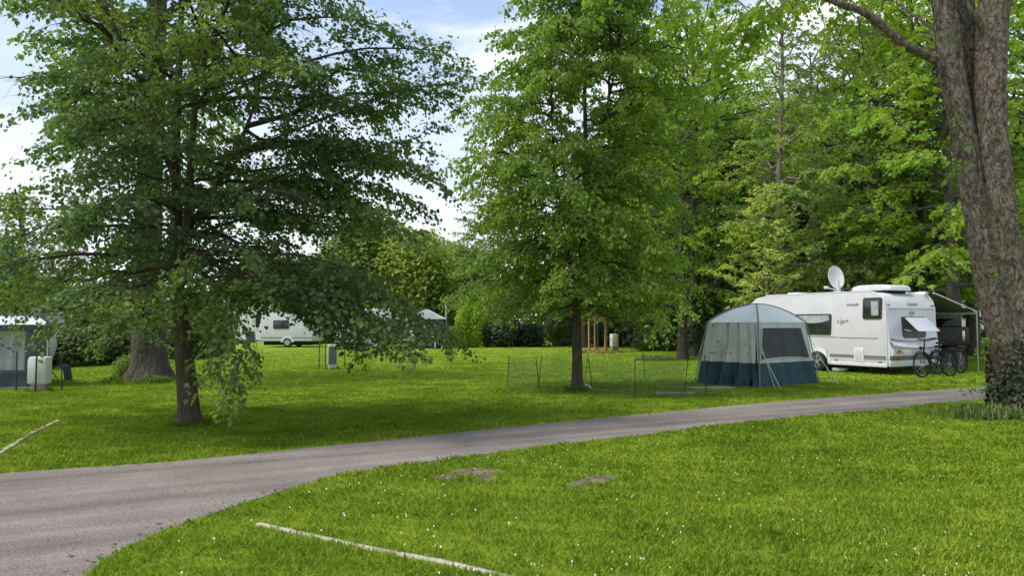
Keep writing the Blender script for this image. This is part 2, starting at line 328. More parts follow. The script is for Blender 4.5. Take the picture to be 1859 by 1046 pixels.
# worn pale wheel streaks and brown dusty ones along the run of the path
mpr = t.nodes.new('ShaderNodeMapping'); mpr.inputs['Rotation'].default_value = (0, 0, rad(-27)); t.links.new(g.outputs['Position'], mpr.inputs['Vector'])
mpp = t.nodes.new('ShaderNodeMapping'); mpp.inputs['Scale'].default_value = (0.16, 2.6, 1); t.links.new(mpr.outputs[0], mpp.inputs['Vector'])
ns = t.nodes.new('ShaderNodeTexNoise'); ns.inputs['Scale'].default_value = 1.0; ns.inputs['Detail'].default_value = 5; t.links.new(mpp.outputs[0], ns.inputs['Vector'])
rs = t.nodes.new('ShaderNodeValToRGB'); rs.color_ramp.elements[0].position = .3; rs.color_ramp.elements[1].position = .72; rs.color_ramp.elements[0].color = (0.78, 0.70, 0.63, 1); rs.color_ramp.elements[1].color = (1.38, 1.33, 1.30, 1); t.links.new(ns.outputs['Fac'], rs.inputs['Fac'])
mu = t.nodes.new('ShaderNodeMix'); mu.data_type = 'RGBA'; mu.blend_type = 'MULTIPLY'; mu.inputs['Factor'].default_value = 1; t.links.new(s3.outputs[0], mu.inputs['A']); t.links.new(rs.outputs[0], mu.inputs['B'])
t.links.new(mu.outputs['Result'], b.inputs['Base Color'])
link('path', me, ma, kind='structure')
def inside(px, py, pg):
    x, y = px, py; c = np.zeros(len(x), bool); n = len(pg); j = n - 1
    for i in range(n):
        xi, yi = pg[i]; xj, yj = pg[j]
        if yi != yj:
            c ^= ((yi > y) != (yj > y)) & (x < (xj - xi) * (y - yi) / (yj - yi) + xi)
        j = i
    return c
# bare earth patches: low lumpy discs
me_ = mat('bare_earth', (0.20, 0.155, 0.105), 0.95, (0.10, 0.078, 0.050), 9, bump=0.03, detail=8)
BARE = []
def earth(px, py, lx, ly, ang, label):
    c = G(px, py); rg = np.random.default_rng(int(px)); n = 40; rings = 7
    th = np.linspace(0, 2 * np.pi, n, endpoint=False); rr = 1 + 0.22 * np.sin(2 * th + rg.random() * 6) + 0.16 * np.sin(5 * th + rg.random() * 6) + 0.1 * np.sin(9 * th + 2)
    V = [(0, 0, 0.03)]; ca, sa = math.cos(ang), math.sin(ang)
    for k in range(1, rings + 1):
        u = k / rings
        for a, q in zip(th, rr):
            x, y = lx * q * u * math.cos(a), ly * q * u * math.sin(a)
            V.append((x * ca - y * sa, x * sa + y * ca, (0.03 + rg.normal(0, .008)) * (1 - u ** 2) + 0.002 - 0.002 * (k == rings)))
    F3 = [(0, 1 + i, 1 + (i + 1) % n) for i in range(n)]; F4 = []
    for k in range(rings - 1):
        for i in range(n): F4.append((1 + k * n + i, 1 + (k + 1) * n + i, 1 + (k + 1) * n + (i + 1) % n, 1 + k * n + (i + 1) % n))
    o = link('bare_earth', np_mesh('bare_earth', V, [np.array(F3), np.array(F4)], smooth=True), me_, kind='structure'); o.location = c + Vector((0, 0, 0.004))
    BARE.append((c.x, c.y, lx * 1.0, ly * 1.0, ang))
earth(862, 860, 0.30, 0.17, 0.45, ''); earth(812, 870, 0.17, 0.07, 0.2, ''); earth(884, 874, 0.10, 0.05, 0, ''); earth(1074, 876, 0.38, 0.13, 0.75, '')
EDG = [(G(-60, 862), G(108, 764), .05), (G(468, 954), G(600, 985), .03), (G(600, 985), G(960, 1058), .034)]
def grass_patch(y0, y1, dens, hgt, wid, rg, xpad=1.5, xr=0.70, fade=False):
    ar = 0.5 * (y1 - y0) * ((y0 + y1) * 2 * xr + 4 * xpad); m = int(ar * dens)
    y = y0 + (y1 - y0) * rg.random(m); x = (rg.random(m) * 2 - 1) * (xr * y + xpad)
    # clumps
    nc = np.sin(x * 3.1 + 1.7 * np.sin(y * 2.3)) * np.sin(y * 2.7 + 1.3 * np.sin(x * 1.9)) + 0.7 * np.sin(x * 9 + y * 7) * np.sin(y * 11 - x * 5)
    keep = (rg.random(m) < 0.72 + 0.25 * nc) & ~inside(x, y, poly)
    if fade: keep &= rg.random(m) > (y - y0) / (y1 - y0)
    for (cx, cy, lx, ly, a) in BARE:
        u = (x - cx) * math.cos(a) + (y - cy) * math.sin(a); v = -(x - cx) * math.sin(a) + (y - cy) * math.cos(a)
        keep &= ((u / lx) ** 2 + (v / ly) ** 2 > 0.9 + 0.3 * rg.random(m))
    for (a, b_, wd) in EDG:
        ax, ay = a.x, a.y; dx, dy = b_.x - ax, b_.y - ay; tt = np.clip(((x - ax) * dx + (y - ay) * dy) / (dx * dx + dy * dy), 0, 1)
        keep &= np.hypot(x - ax - tt * dx, y - ay - tt * dy) > wd * (0.55 + 0.7 * rg.random(m))
    x, y, nc = x[keep], y[keep], nc[keep]; m = len(x)
    h = hgt * (0.55 + 0.7 * rg.random(m)) * (1 + 0.3 * nc); a = rg.random(m) * 2 * np.pi; lean = 0.25 + 0.75 * rg.random(m)
    d = np.stack([np.cos(a), np.sin(a), np.zeros(m)], 1); s = np.stack([-np.sin(a + .4), np.cos(a + .4), np.zeros(m)], 1) * wid * (0.6 + 0.8 * rg.random(m))[:, None]
    p = np.stack([x, y, gz(x, y) - 0.004], 1); up_ = np.array([0, 0, 1.0])
    mid = p + up_ * (h * 0.6)[:, None] + d * (h * lean * 0.3)[:, None]; tip = p + up_ * (h * (1 - .25 * lean))[:, None] + d * (h * lean * 0.95)[:, None]
    V = np.stack([p - s, p + s, mid + s * .8, tip, mid - s * .8], 1).reshape(-1, 3)
    b0 = np.arange(m)[:, None] * 5
    return V, b0 + np.array([[0, 1, 2, 3, 4]]), rg.random(m)
def tufts(bases, rg):
    out = []
    for (cx, cy, r0, m, h0) in bases:
        a = rg.random(m) * 6.283; r = r0 * (1 + rg.exponential(.22, m)); x = cx + r * np.cos(a); y = cy + r * np.sin(a); h = h0 * rg.uniform(.4, 1.2, m) * np.exp(-(r / r0 - 1))
        b_ = rg.random(m) * 6.283; d = np.stack([np.cos(b_), np.sin(b_), 0 * a], 1); s = np.stack([-np.sin(b_), np.cos(b_), 0 * a], 1) * .005; p = np.stack([x, y, 0 * a - .004], 1); u_ = np.array([0, 0, 1.0])
        mid = p + u_ * (h * .6)[:, None] + d * (h * .2)[:, None]; tip = p + u_ * (h * .9)[:, None] + d * (h * .6)[:, None]
        out.append((np.stack([p - s, p + s, mid + s * .8, tip, mid - s * .8], 1).reshape(-1, 3), np.arange(m)[:, None] * 5 + np.array([[0, 1, 2, 3, 4]]), rg.random(m)))
    return out
rg = np.random.default_rng(11)
g0, g1_, g2_ = G(345, 775), G(1048, 712), G(1838, 752)
parts = [grass_patch(4.0, 7.5, 4200, 0.050, 0.0032, rg), grass_patch(7.5, 12, 2300, 0.052, 0.0048, rg), grass_patch(12, 20, 1250, 0.047, 0.0062, rg, 1, .72), grass_patch(20, 30, 420, 0.048, 0.011, rg, 0, .74), grass_patch(30, 50, 170, 0.045, 0.018, rg, 0, .74, True)]
parts += tufts([(g0.x, g0.y, .22, 900, .12), (g1_.x, g1_.y, .19, 900, .16), (g2_.x, g2_.y, .62, 1800, .16), (G(272, 694).x, G(272, 694).y, .85, 900, .2), (G(603, 671).x, G(603, 671).y, .2, 300, .1), (G(72, 711).x, G(72, 711).y, .22, 300, .1)] + [(q[0], q[1], .16, 60, .06) for q in BARE], rg)
off = 0; VV = []; FF = []; RR = []
for v_, f_, r_ in parts:
    VV.append(v_); FF.append(f_ + off); RR.append(r_); off += len(v_)
link('grass', np_mesh('grass', np.vstack(VV), [np.vstack(FF)], rnd=np.concatenate(RR)), mb, kind='stuff', label='short green lawn grass on both sides of the path', cat='grass')
# daisies: little discs of petals
m = 620; y = 4.6 + 20 * rg.random(m) ** 1.6; x = (rg.random(m) * 1.5 - 0.62) * y * 0.72
k = ~inside(x, y, poly) & ((np.sin(x * 2.2 + 1) * np.sin(y * 1.7) + rg.random(m) * 1.4) > 0.55); x, y = x[k], y[k]; m = len(x)
th = np.linspace(0, 2 * np.pi, 7, endpoint=False); R = 0.005 * (0.7 + .6 * rg.random(m))
V = np.stack([x[:, None] + R[:, None] * np.cos(th), y[:, None] + R[:, None] * np.sin(th), np.broadcast_to((0.05 + .02 * rg.random(m))[:, None] + 0.0 * th, (m, 7)) + 0.006 * np.sin(th)], -1).reshape(-1, 3)
link('daisies', np_mesh('daisies', V, [np.arange(m)[:, None] * 7 + np.arange(7)[None]]), mat('petals', (0.60, 0.62, 0.50), 0.6), kind='stuff', label='tiny white daisies scattered in the near lawn', cat='daisies')
# pebbles and twig crumbs on the path
m = 3000; y = 4.5 + 12 * rg.random(m); x = (rg.random(m) * 2 - 1) * y * .75; k = inside(x, y, poly); x, y = x[k], y[k]; m = len(x)
sz_ = 0.003 + 0.011 * rg.random(m) ** 3; octa = np.array([[1, 0, 0], [0, 1, 0], [-1, 0, 0], [0, -1, 0], [0, 0, .7], [0, 0, -.4]]); rot = rg.random(m) * 6
P_ = np.stack([x, y, np.full(m, .006)], 1)[:, None] + sz_[:, None, None] * np.stack([octa[None, :, 0] * np.cos(rot)[:, None] - octa[None, :, 1] * np.sin(rot)[:, None], (octa[None, :, 0] * np.sin(rot)[:, None] + octa[None, :, 1] * np.cos(rot)[:, None]) * .6, np.broadcast_to(octa[None, :, 2], (m, 6))], -1)
of = np.array([[0, 1, 4], [1, 2, 4], [2, 3, 4], [3, 0, 4]]); link('path_grit', np_mesh('grit', P_.reshape(-1, 3), [(np.arange(m)[:, None, None] * 6 + of[None]).reshape(-1, 3)]), mat('grit', (0.26, 0.2, 0.15), .9, (.06, .05, .04), 3), kind='stuff', label='loose grit and crumbs of bark on the path', cat='grit')
m = 170; k = rg.integers(0, 178, m); e_ = np.vstack([upn[:, :2], lon[:, :2]])[k]; x, y = e_[:, 0] + rg.normal(0, .12, m), e_[:, 1] + rg.normal(0, .10, m); ok_ = (y > 3) & (y < 24); x, y = x[ok_], y[ok_]; m = len(x)
Ll = Leaves(rg); Ll.add(np.stack([x, y, np.full(m, .012)], 1), rg.normal(0, 1, (m, 3)) * [1, 1, .1], np.array([0, 0, 1.0]) + rg.normal(0, .3, (m, 3)), .025 + .03 * rg.random(m))
link('leaf_litter', Ll.mesh('litter'), mat('litter', (.30, .19, .09), .8, (.14, .08, .04), 2), kind='stuff', label='brown fallen leaves along the edges of the path', cat='fallen leaves')
# stone edging set flush in the lawn
me2 = mat('edging_stone', (0.50, 0.47, 0.38), 0.9, (0.20, 0.20, 0.12), 5, bump=0.01)
def edging(pts, wd, label):
    pts = smooth_poly([tuple(p) for p in pts], 24); t_ = norm(np.gradient(pts, axis=0)); s = np.stack([-t_[:, 1], t_[:, 0], 0 * t_[:, 0]], 1)
    q = np.random.default_rng(3); ww = wd * (0.85 + .3 * q.random(24))[:, None]
    z = np.array([0, 0, 0.018]); a = pts + s * ww; b_ = pts - s * ww
    V = np.vstack([a - z * .2, a + z, b_ + z, b_ - z * .2]); n = 24; i = np.arange(n - 1)
    F = np.vstack([np.stack([i + k * n, i + 1 + k * n, i + 1 + (k + 1) * n, i + (k + 1) * n], 1) for k in range(3)])
    link('stone_edging', np_mesh('edging', V, [F, np.array([[0, n, 2 * n, 3 * n], [n - 1, 4 * n - 1, 3 * n - 1, 2 * n - 1]])]), me2, label=label, cat='edging')
edging([G(-60, 862), G(20, 812), G(60, 787), G(107, 765)], .036, 'pale stone edging strip in the lawn beyond the path at far left')
edging([G(468, 954), G(560, 974), G(680, 1000), G(800, 1022), G(900, 1046), G(980, 1066)], .021, 'pale stone edging strip in the near lawn by the path bend')
# ================================================================= trees
bark_dark = bark_mat('bark_lime', (0.125, 0.098, 0.062), (0.050, 0.040, 0.026), 7, 0.015, (1, 1, .22), moss=(0.045, 0.055, 0.02))
bark_far = bark_mat('bark_grey', (0.15, 0.13, 0.11), (0.06, 0.05, 0.042), 4, 0.03, (1, 1, .25))
bark_pale = bark_mat('bark_pale', (0.30, 0.25, 0.20), (0.13, 0.105, 0.085), 4, 0.02, (1, 1, .3))
bark_big = bark_mat('bark_maple', (0.255, 0.205, 0.168), (0.080, 0.062, 0.050), 5.0, 0.05, (1, 1, .55), moss=(0.12, 0.12, 0.06), crack=.5, fis=.06, warp=.5, cont=(.38, .60))
bark_red = bark_mat('bark_reddish', (0.26, 0.17, 0.13), (0.12, 0.07, 0.05), 4, 0.03, (1, 1, .25))
lf_left = leaf_mat('leaf_lime_dark', (0.072, 0.122, 0.048), (0.110, 0.170, 0.058), (0.175, 0.225, 0.040), trans=.43, gloss=.4, clump=.42)
lf_mid = leaf_mat('leaf_lime', (0.130, 0.205, 0.038), (0.178, 0.262, 0.048), (0.232, 0.300, 0.042), trans=.45, clump=.45)
def interp_ext(tab, z):
    a = np.array(tab); return np.interp(z, a[:, 0], a[:, 1])
def lime(name, label, base, leaders, trunk_r, ext, depth, heights, nprim, rng, leaf, params, extra=(), az0=0.0, leaf_p=None, keep=None):
    W = Wood(); Lv = Leaves(rng)
    for (pts, r0, r1, k) in leaders:
        q = smooth_poly(pts, 90); rr = np.linspace(r0, r1, 90)
        if pts[0][2] <= 0: rr = rr * (1 + .55 * np.exp(-q[:, 2] / .07) + .16 * np.exp(-q[:, 2] / .35)); q[0][2] = -.03
        W.tube(q, rr, k)
    lp = [smooth_poly(p[0], 60) for p in leaders]; R_, L_ = ext
    for i in range(nprim):
        u = (i + rng.random() * .8) / nprim; zb = heights[0] + (heights[1] - heights[0]) * u ** 0.9
        az = az0 + i * 2.39996 + rng.normal(0, .25)
        slope = np.interp(u, [0, .25, .6, 1], params['slope'])
        for _ in range(2):
            zt = zb + slope * 3
            c, s_ = math.cos(az), math.sin(az); side = interp_ext(R_ if c > 0 else L_, zt); dp = depth[0] if s_ < 0 else depth[1]
            dpth = dp * interp_ext(R_, zt) / max(v for _, v in R_)
            Rr = 1 / math.sqrt((c / max(side, .2)) ** 2 + (s_ / max(dpth, .2)) ** 2)
        Rr *= rng.uniform(0.72, 1.0); zt = zb + slope * Rr + rng.normal(0, .12)
        best = None
        for q in lp:   # nearest leader at that height
            j = int(np.argmin(np.abs(q[:, 2] - zb))); d_ = abs(q[j, 2] - zb) + rng.random() * .4 - 0.25 * (q[j, 0] * c > 0)
            if best is None or d_ < best[0]: best = (d_, q[j])
        b0 = best[1].copy(); tip = np.array([c * Rr, s_ * Rr, zt]); tip[:2] += lp[0][20, :2] * 0.5
        d = tip - b0; hor = np.array([d[0], d[1], 0]); rise = max(0.12, params['arch'] + slope * .5)
        pts = bez(b0, b0 + hor * .33 + [0, 0, (rise * .9) * Rr * .33 + d[2] * .33], b0 + hor * .68 + [0, 0, d[2] * .68 + rise * .35 * Rr], tip, 10)
        pts[1:-1] += rng.normal(0, .035, (8, 3)) * Rr * .35
        pts = pts[:, :]; r0 = 0.012 + 0.009 * Rr * (1.2 - .5 * u)
        branch(W, Lv, pts, r0, rng, **(leaf_p or {}))
    for (pts, r0, kw) in extra:
        kk = dict(leaf_p or {}); kk.update(kw); branch(W, Lv, smooth_poly(pts, 10), r0, rng, **kk)
    return tree_obj(name, label, W, Lv, bark_dark, leaf, base, group=None, keep=keep)
# left lime
rng = np.random.default_rng(21)
Rt = [(0.8, 3.0), (1.3, 3.6), (1.9, 4.0), (2.5, 4.0), (3.2, 3.3), (3.8, 3.4), (4.5, 3.9), (5.3, 4.3), (6.0, 4.1), (6.6, 3.2), (7.5, 2.9), (9, 2.2), (10.5, 1.2), (11.5, .4)]
Lt = [(0.8, 2.0), (1.3, 2.9), (1.9, 3.5), (2.5, 3.9), (3.2, 3.5), (3.6, 2.6), (4.2, 2.4), (4.7, 3.1), (5.3, 3.3), (6.2, 3.2), (7.5, 2.9), (9, 2.2), (10.5, 1.2), (11.5, .4)]
LEAD = [([(0, 0, 0), (-.07, 0, .7), (-.145, 0, 1.35), (-.23, 0, 2.0), (-.29, 0, 2.7), (-.31, .05, 3.5), (-.34, .05, 4.5), (-.29, 0, 5.8), (-.25, 0, 7.5), (-.15, 0, 10.6)], .160, .02, 14),
        ([(-.26, 0, 2.45), (-.16, -.05, 2.8), (-.07, -.1, 3.3), (-.02, -.1, 4.5), (.05, -.1, 5.8), (.12, -.1, 6.8), (.3, 0, 9.3)], .085, .015, 9),
        ([(-.33, 0, 3.9), (-.47, -.1, 4.35), (-.75, -.2, 5.2), (-1.05, -.25, 5.9), (-1.35, -.3, 6.7), (-1.7, -.3, 8.2)], .05, .012, 8),
        ([(-.25, 0, 2.3), (-.2, .15, 3.0), (.3, .5, 4.2), (.7, .8, 5.6), (.9, .9, 8.0)], .06, .012, 8)]
b0 = G(345, 775); S = 11.5 / 1343
def lp_(px, py, dy=0.0):     # pixel to the left lime's own frame, dy nearer or farther than its trunk
    v = P(px, py, b0.y + dy) - b0; return (v.x, v.y, v.z)
EX = [([lp_(345, 400), lp_(440, 370, -.2), lp_(550, 360, -.3), lp_(650, 380, -.4), lp_(740, 425, -.5)], .03, dict(start=.25)),
      ([lp_(345, 430), lp_(430, 400, .3), lp_(530, 380, .5), lp_(620, 370, .6), lp_(715, 385, .7)], .03, dict(start=.25)),
      ([lp_(345, 380), lp_(450, 340, .2), lp_(560, 325, .2), lp_(660, 335, .2), lp_(750, 365, .2)], .028, dict(start=.3)),
      ([lp_(318, 520), lp_(420, 500, -.6), lp_(540, 520, -1.0), lp_(650, 560, -1.2), lp_(740, 618, -1.3)], .03, dict(start=.2)),
      ([lp_(316, 500), lp_(430, 470, .3), lp_(560, 490, .5), lp_(700, 540, .6), lp_(800, 602, .6)], .03, dict(start=.2)),
      ([lp_(318, 540), lp_(390, 530, .6), lp_(480, 545, 1.0), lp_(570, 575, 1.2), lp_(640, 612, 1.2)], .025, dict(start=.2)),
      ([lp_(322, 480), lp_(372, 505, -.9), lp_(410, 560, -1.7), lp_(428, 640, -2.1), lp_(426, 705, -2.2)], .018, dict(seclen=.45, sec=.14, start=.35)),
      ([lp_(322, 490), lp_(360, 520, -.8), lp_(392, 590, -1.5), lp_(402, 660, -1.9), lp_(396, 696, -1.95)], .014, dict(seclen=.3, sec=.14, start=.4)),
      ([lp_(318, 455), lp_(390, 462, -.3), lp_(480, 462, -.5), lp_(560, 465, -.5), lp_(700, 520, -.6), lp_(770, 590, -.6)], .035, dict(start=.45)),
      ([lp_(318, 555), lp_(400, 540, -.3), lp_(500, 535, -.5), lp_(600, 545, -.7), lp_(690, 600, -.8)], .028, dict(start=.5)),
      ([lp_(312, 420), lp_(220, 400, -.3), lp_(120, 380, -.5), lp_(-20, 380, -.6)], .03, dict(start=.2)),
      ([lp_(345, 400), lp_(440, 350, .2), lp_(520, 315, .3), lp_(600, 285, .3), lp_(760, 250, .4)], .03, dict(start=.3)),
      ([lp_(345, 300), lp_(450, 270, -.2), lp_(600, 210, -.3), lp_(740, 160, -.3), lp_(838, 150, -.3)], .03, dict(start=.3, droop=.1)),
      ([lp_(350, 200), lp_(500, 130, -.2), lp_(640, 90, -.3), lp_(740, 88, -.3), lp_(815, 92, -.3)], .028, dict(start=.3, droop=.1)),
      ([lp_(345, 330), lp_(460, 310, .2), lp_(620, 290, .2), lp_(720, 300, .2), lp_(805, 330, .2)], .026, dict(start=.3))]
LEAFP = dict(sec=.21, seclen=1.25, twig=.40, tgap=.115, sz=.072, lgap=.040, start=.12, droop=.26, flat=.55, cluster=2)
lime('lime_tree', 'large dark-leaved tree with forked trunk standing by the path at left', b0, LEAD, .16, (Rt, Lt), (3.0, 3.2), (2.0, 9.8), 102, rng, lf_left,
     dict(slope=(-.22, -.02, .25, .9), arch=.22), EX, leaf_p=LEAFP, keep=lambda p: (np.sin(p[:, 0] * 2.1 + 1.2 * p[:, 2]) * np.sin(p[:, 1] * 1.9 + 1) * np.sin(p[:, 2] * 2.6 + p[:, 0]) < .30) | (p[:, 2] < 2.2) & ((p[:, 0] < .95) | (p[:, 2] > 1.42 + .13 * np.clip((p[:, 0] - 2.0), 0, 1) + .10 * np.sin(p[:, 0] * 9))))
# centre lime
rng = np.random.default_rng(8)
b1 = G(1048, 712)
Rt = [(0.9, 1.8), (1.3, 2.2), (1.9, 3.0), (2.6, 3.3), (3.4, 3.3), (4.2, 3.1), (5.3, 3.1), (6.3, 3.2), (7.2, 3.4), (8.2, 3.4), (9.2, 3.1), (10.5, 2.4), (12, .9)]
Lt = [(0.9, 1.2), (1.3, 1.9), (1.9, 2.7), (2.6, 3.2), (3.4, 2.9), (4.2, 2.7), (5.1, 3.0), (6.2, 2.8), (7.2, 2.6), (8.2, 2.2), (9.2, 1.9), (10.5, 1.5), (12, .6)]
LEAD = [([(0, 0, 0), (.0, 0, .8), (-.01, 0, 1.6), (.0, 0, 2.4), (.12, 0, 3.2), (.2, 0, 4.5), (.22, 0, 6), (.2, 0, 8), (.25, 0, 10), (.2, 0, 11.8)], .135, .012, 12),
        ([(.2, 0, 4.9), (.35, -.1, 5.5), (.55, -.15, 6.2), (.8, -.2, 7.1), (1.0, -.2, 8.2), (1.2, -.2, 9.6)], .045, .01, 7),
        ([(.0, 0, 2.2), (-.15, -.1, 2.9), (-.3, -.15, 4.0), (-.55, -.2, 5.4), (-.6, -.2, 7.5)], .045, .01, 7)]
LEAFC = dict(sec=.25, seclen=1.15, twig=.40, tgap=.125, sz=.088, lgap=.048, start=.12, droop=.42, flat=.45, tw_wood=.0035, cluster=2)
lime('lime_tree', 'slender-trunked green tree standing behind the path in the middle', b1, LEAD, .13, (Rt, Lt), (2.8, 3.0), (1.9, 11.4), 135, rng, lf_mid,
     dict(slope=(-.27, -.12, .18, .9), arch=.25), leaf_p=LEAFC, keep=lambda p: p[:, 2] > 1.62 + .25 * np.sin(p[:, 0] * 5) * np.sin(p[:, 1] * 4) + .35 * np.cos(np.clip(p[:, 0] - .1, -1.5, 1.5)) - .45 * np.exp(-((p[:, 0] - 1.9) / .5) ** 2))
# ------------------------------------------------ the big three-stemmed tree at the right
from mathutils import noise as mnoise
def fat_stem(W_, ctrl, radii, k=28, n=60, seed=0, flare=0.0, knob=0.03, rough=0.0):
    rg = np.random.default_rng(seed); q = smooth_poly(ctrl, n); r = smooth_poly([(a, 0, 0) for a in radii], n)[:, 0]
    t = norm(np.gradient(q, axis=0)); up_ = np.array([0, 1.0, 0]); a = norm(np.cross(t, up_)); b = np.cross(t, a)
    th = np.linspace(0, 2 * np.pi, k, endpoint=False); ph = rg.random(6) * 6
    u = np.linspace(0, 1, n)[:, None]
    f = 1 + .06 * np.sin(3 * th + ph[0] + 3 * u) + .04 * np.sin(5 * th + ph[1] - 5 * u) + knob * np.sin(23 * u + 2 * th + ph[2]) * np.sin(61 * u + ph[3] + th) + rg.normal(0, .008, (n, k))
    if rough:
        for i in range(n):
            for j in range(k):
                a_ = th[j]; c_ = Vector((math.cos(a_) * 1.2, math.sin(a_) * 1.2, q[i][2] * 2.2 + seed * 9))
                f[i, j] += rough * (mnoise.noise(c_ * 2.0) * .6 + mnoise.noise(Vector((c_.x * 7, c_.y * 7, c_.z * 3.4))) * .45 + abs(mnoise.noise(Vector((c_.x * 3.2, c_.y * 3.2, c_.z * 9)))) * .5)
    f = f + flare * np.clip(1 - u * 9, 0, 1) ** 2 * (1 + .45 * np.sin(5 * th + ph[4]))
    V = q[:, None] + (r[:, None] * f)[..., None] * (np.cos(th)[None, :, None] * a[:, None] + np.sin(th)[None, :, None] * b[:, None])
    W_.V.append(V.reshape(-1, 3)); i = np.arange(n - 1)[:, None] * k; j = np.arange(k)[None]; j2 = (j + 1) % k
    W_.F.append(np.stack([i + j, i + j2, i + k + j2, i + k + j], -1).reshape(-1, 4) + W_.n); W_.n += n * k
b2 = G(1838, 752); D2 = b2.y
def rp(px, py, dy=0.0):
    v = P(px, py, D2 + dy) - b2; return (v.x, v.y, v.z)
W = Wood(); rng = np.random.default_rng(77); Lv = Leaves(rng)
pm = FPX / D2
fat_stem(W, [(0.06, 0, -.12), rp(1836, 700), rp(1822, 620), rp(1798, 520), rp(1776, 400), rp(1752, 260), rp(1728, 130), rp(1712, 0), rp(1690, -160), rp(1650, -400)], [.30, .26, .23, .215, .205, .20, .205, .20, .17, .10], seed=1, flare=.55, k=72, n=240, rough=.085)
fat_stem(W, [(0.14, .03, -.12), rp(1862, 700, -.08), rp(1852, 600, -.1), rp(1832, 480, -.12), rp(1812, 340, -.15), rp(1800, 200, -.15), rp(1802, 80, -.15), rp(1812, -40, -.15), rp(1850, -300, -.1)], [.32, .29, .27, .26, .255, .245, .25, .245, .18], seed=2, flare=.5, k=80, n=240, rough=.075)
fat_stem(W, [rp(1815, 480, .2), rp(1790, 330, .22), rp(1768, 200, .25), rp(1756, 90, .25), rp(1752, -30, .25), rp(1740, -300, .3)], [.16, .16, .15, .15, .14, .08], seed=3, k=48, n=160, rough=.08)
# the second fork going up right, and the stub going up left from the right stem
fat_stem(W, [rp(1805, 95, -.15), rp(1776, 40, -.2), rp(1748, 0, -.3), rp(1700, -70, -.4), rp(1600, -200, -.5)], [.07, .055, .05, .04, .03], k=10, n=20, seed=4)
MP = dict(sec=.28, seclen=1.1, twig=.42, tgap=.17, sz=.10, lgap=.06, start=.3, droop=.2, flat=.7, cluster=2)
limb = [rp(1700, 108, -.1), rp(1640, 78, -.3), rp(1575, 25, -.5), rp(1510, 0, -.6), rp(1430, -45, -.8), rp(1300, -70, -1.0), rp(1150, -60, -1.2)]
W.tube(smooth_poly(limb, 40), np.linspace(.085, .03, 40) * (1 + .1 * np.sin(np.arange(40) * 1.9)), 10)
lq = smooth_poly(limb, 40)
# nearly bare hanging twigs under the limb, with finer forks
def hang(px, py, pts, r):
    q = smooth_poly([rp(a, b, -.5) for a, b in pts], 14); W.tube(q, np.linspace(r, r * .35, 14), 5)
    for j in range(3, 13):
        for s in (1, -1):
            if rng.random() < .75:
                e = q[j] + np.array([s * rng.uniform(.1, .35), rng.normal(0, .15), -rng.uniform(.15, .5)])
                tw = bez(q[j], q[j] + (e - q[j]) * [.5, .5, .1], q[j] + (e - q[j]) * [.9, .9, .5], e, 6); W.tube(tw, np.linspace(.005, .002, 6), 3)
                leaf_twigs(W, Lv, tw[2:], rng, .085, .10, .4, 0, .5)
hang(0, 0, [(1535, 22), (1520, 75), (1495, 125), (1502, 175), (1500, 220)], .014)
hang(0, 0, [(1495, 122), (1475, 140), (1465, 190)], .008)
hang(0, 0, [(1557, 28), (1565, 80), (1580, 130), (1595, 170)], .014)
hang(0, 0, [(1572, 92), (1600, 125), (1622, 128)], .007)
hang(0, 0, [(1570, 30), (1600, 60), (1615, 70)], .008)
hang(0, 0, [(1325, -20), (1318, 50), (1322, 85)], .008)
# leafy boughs of the crown: mostly above the frame, with sprays hanging into it
BR = [([lq[38], rp(1300, -30, -1), rp(1240, 20, -1.1), rp(1200, 60, -1.1)], .02), ([lq[30], rp(1400, -30, -.9), rp(1350, 40, -1), rp(1310, 110, -1)], .02),
      ([lq[26], rp(1440, -20, -.7), rp(1410, 20, -.6), rp(1370, 60, -.5)], .018), ([lq[18], rp(1560, -60, .3), rp(1510, -30, .6), rp(1450, 10, .8)], .02),
      ([rp(1700, -10), rp(1640, -60, .5), rp(1580, -60, 1.0), rp(1500, -30, 1.3), rp(1430, 20, 1.5)], .03),
      ([rp(1705, 60), rp(1650, 20, .8), rp(1600, -10, 1.4), rp(1560, 0, 1.8), rp(1500, 50, 1.9)], .03),
      ([rp(1720, 90), rp(1690, 60, .9), rp(1660, 60, 1.6), rp(1620, 80, 2.0), rp(1570, 130, 2.1)], .03),
      ([rp(1715, 0), rp(1650, -40, .2), rp(1600, 10, .4), rp(1640, 60, .5)], .02),
      ([rp(1760, 150, .3), rp(1780, 80, 1.2), rp(1840, 60, 1.7), rp(1900, 120, 1.9), rp(1930, 230, 1.9)], .03),
      ([rp(1810, -60), rp(1850, -70, .5), rp(1900, 10, .9), rp(1920, 120, 1.1)], .03),
      ([rp(1700, -150), rp(1500, -260, -.6), rp(1300, -200, -1), rp(1150, -120, -1.2), rp(1080, -20, -1.3)], .04),
      ([rp(1690, -200), rp(1560, -330, .5), rp(1400, -300, 1.0), rp(1280, -180, 1.2), rp(1230, -40, 1.2)], .04),
      ([rp(1730, -200), rp(1700, -360, 1), rp(1620, -300, 2.0), rp(1500, -170, 2.5), rp(1440, -40, 2.6)], .04),
      ([rp(1840, -250), rp(1900, -420, -1), rp(1990, -400, -1.6), rp(2100, -250, -2.2)], .04),
      ([rp(1670, -300), rp(1600, -480, -1), rp(1500, -480, -2), rp(1400, -400, -2.7)], .04)]
for pts, r in BR:
    branch(W, Lv, smooth_poly([tuple(p) for p in pts], 12), r, rng, **MP)
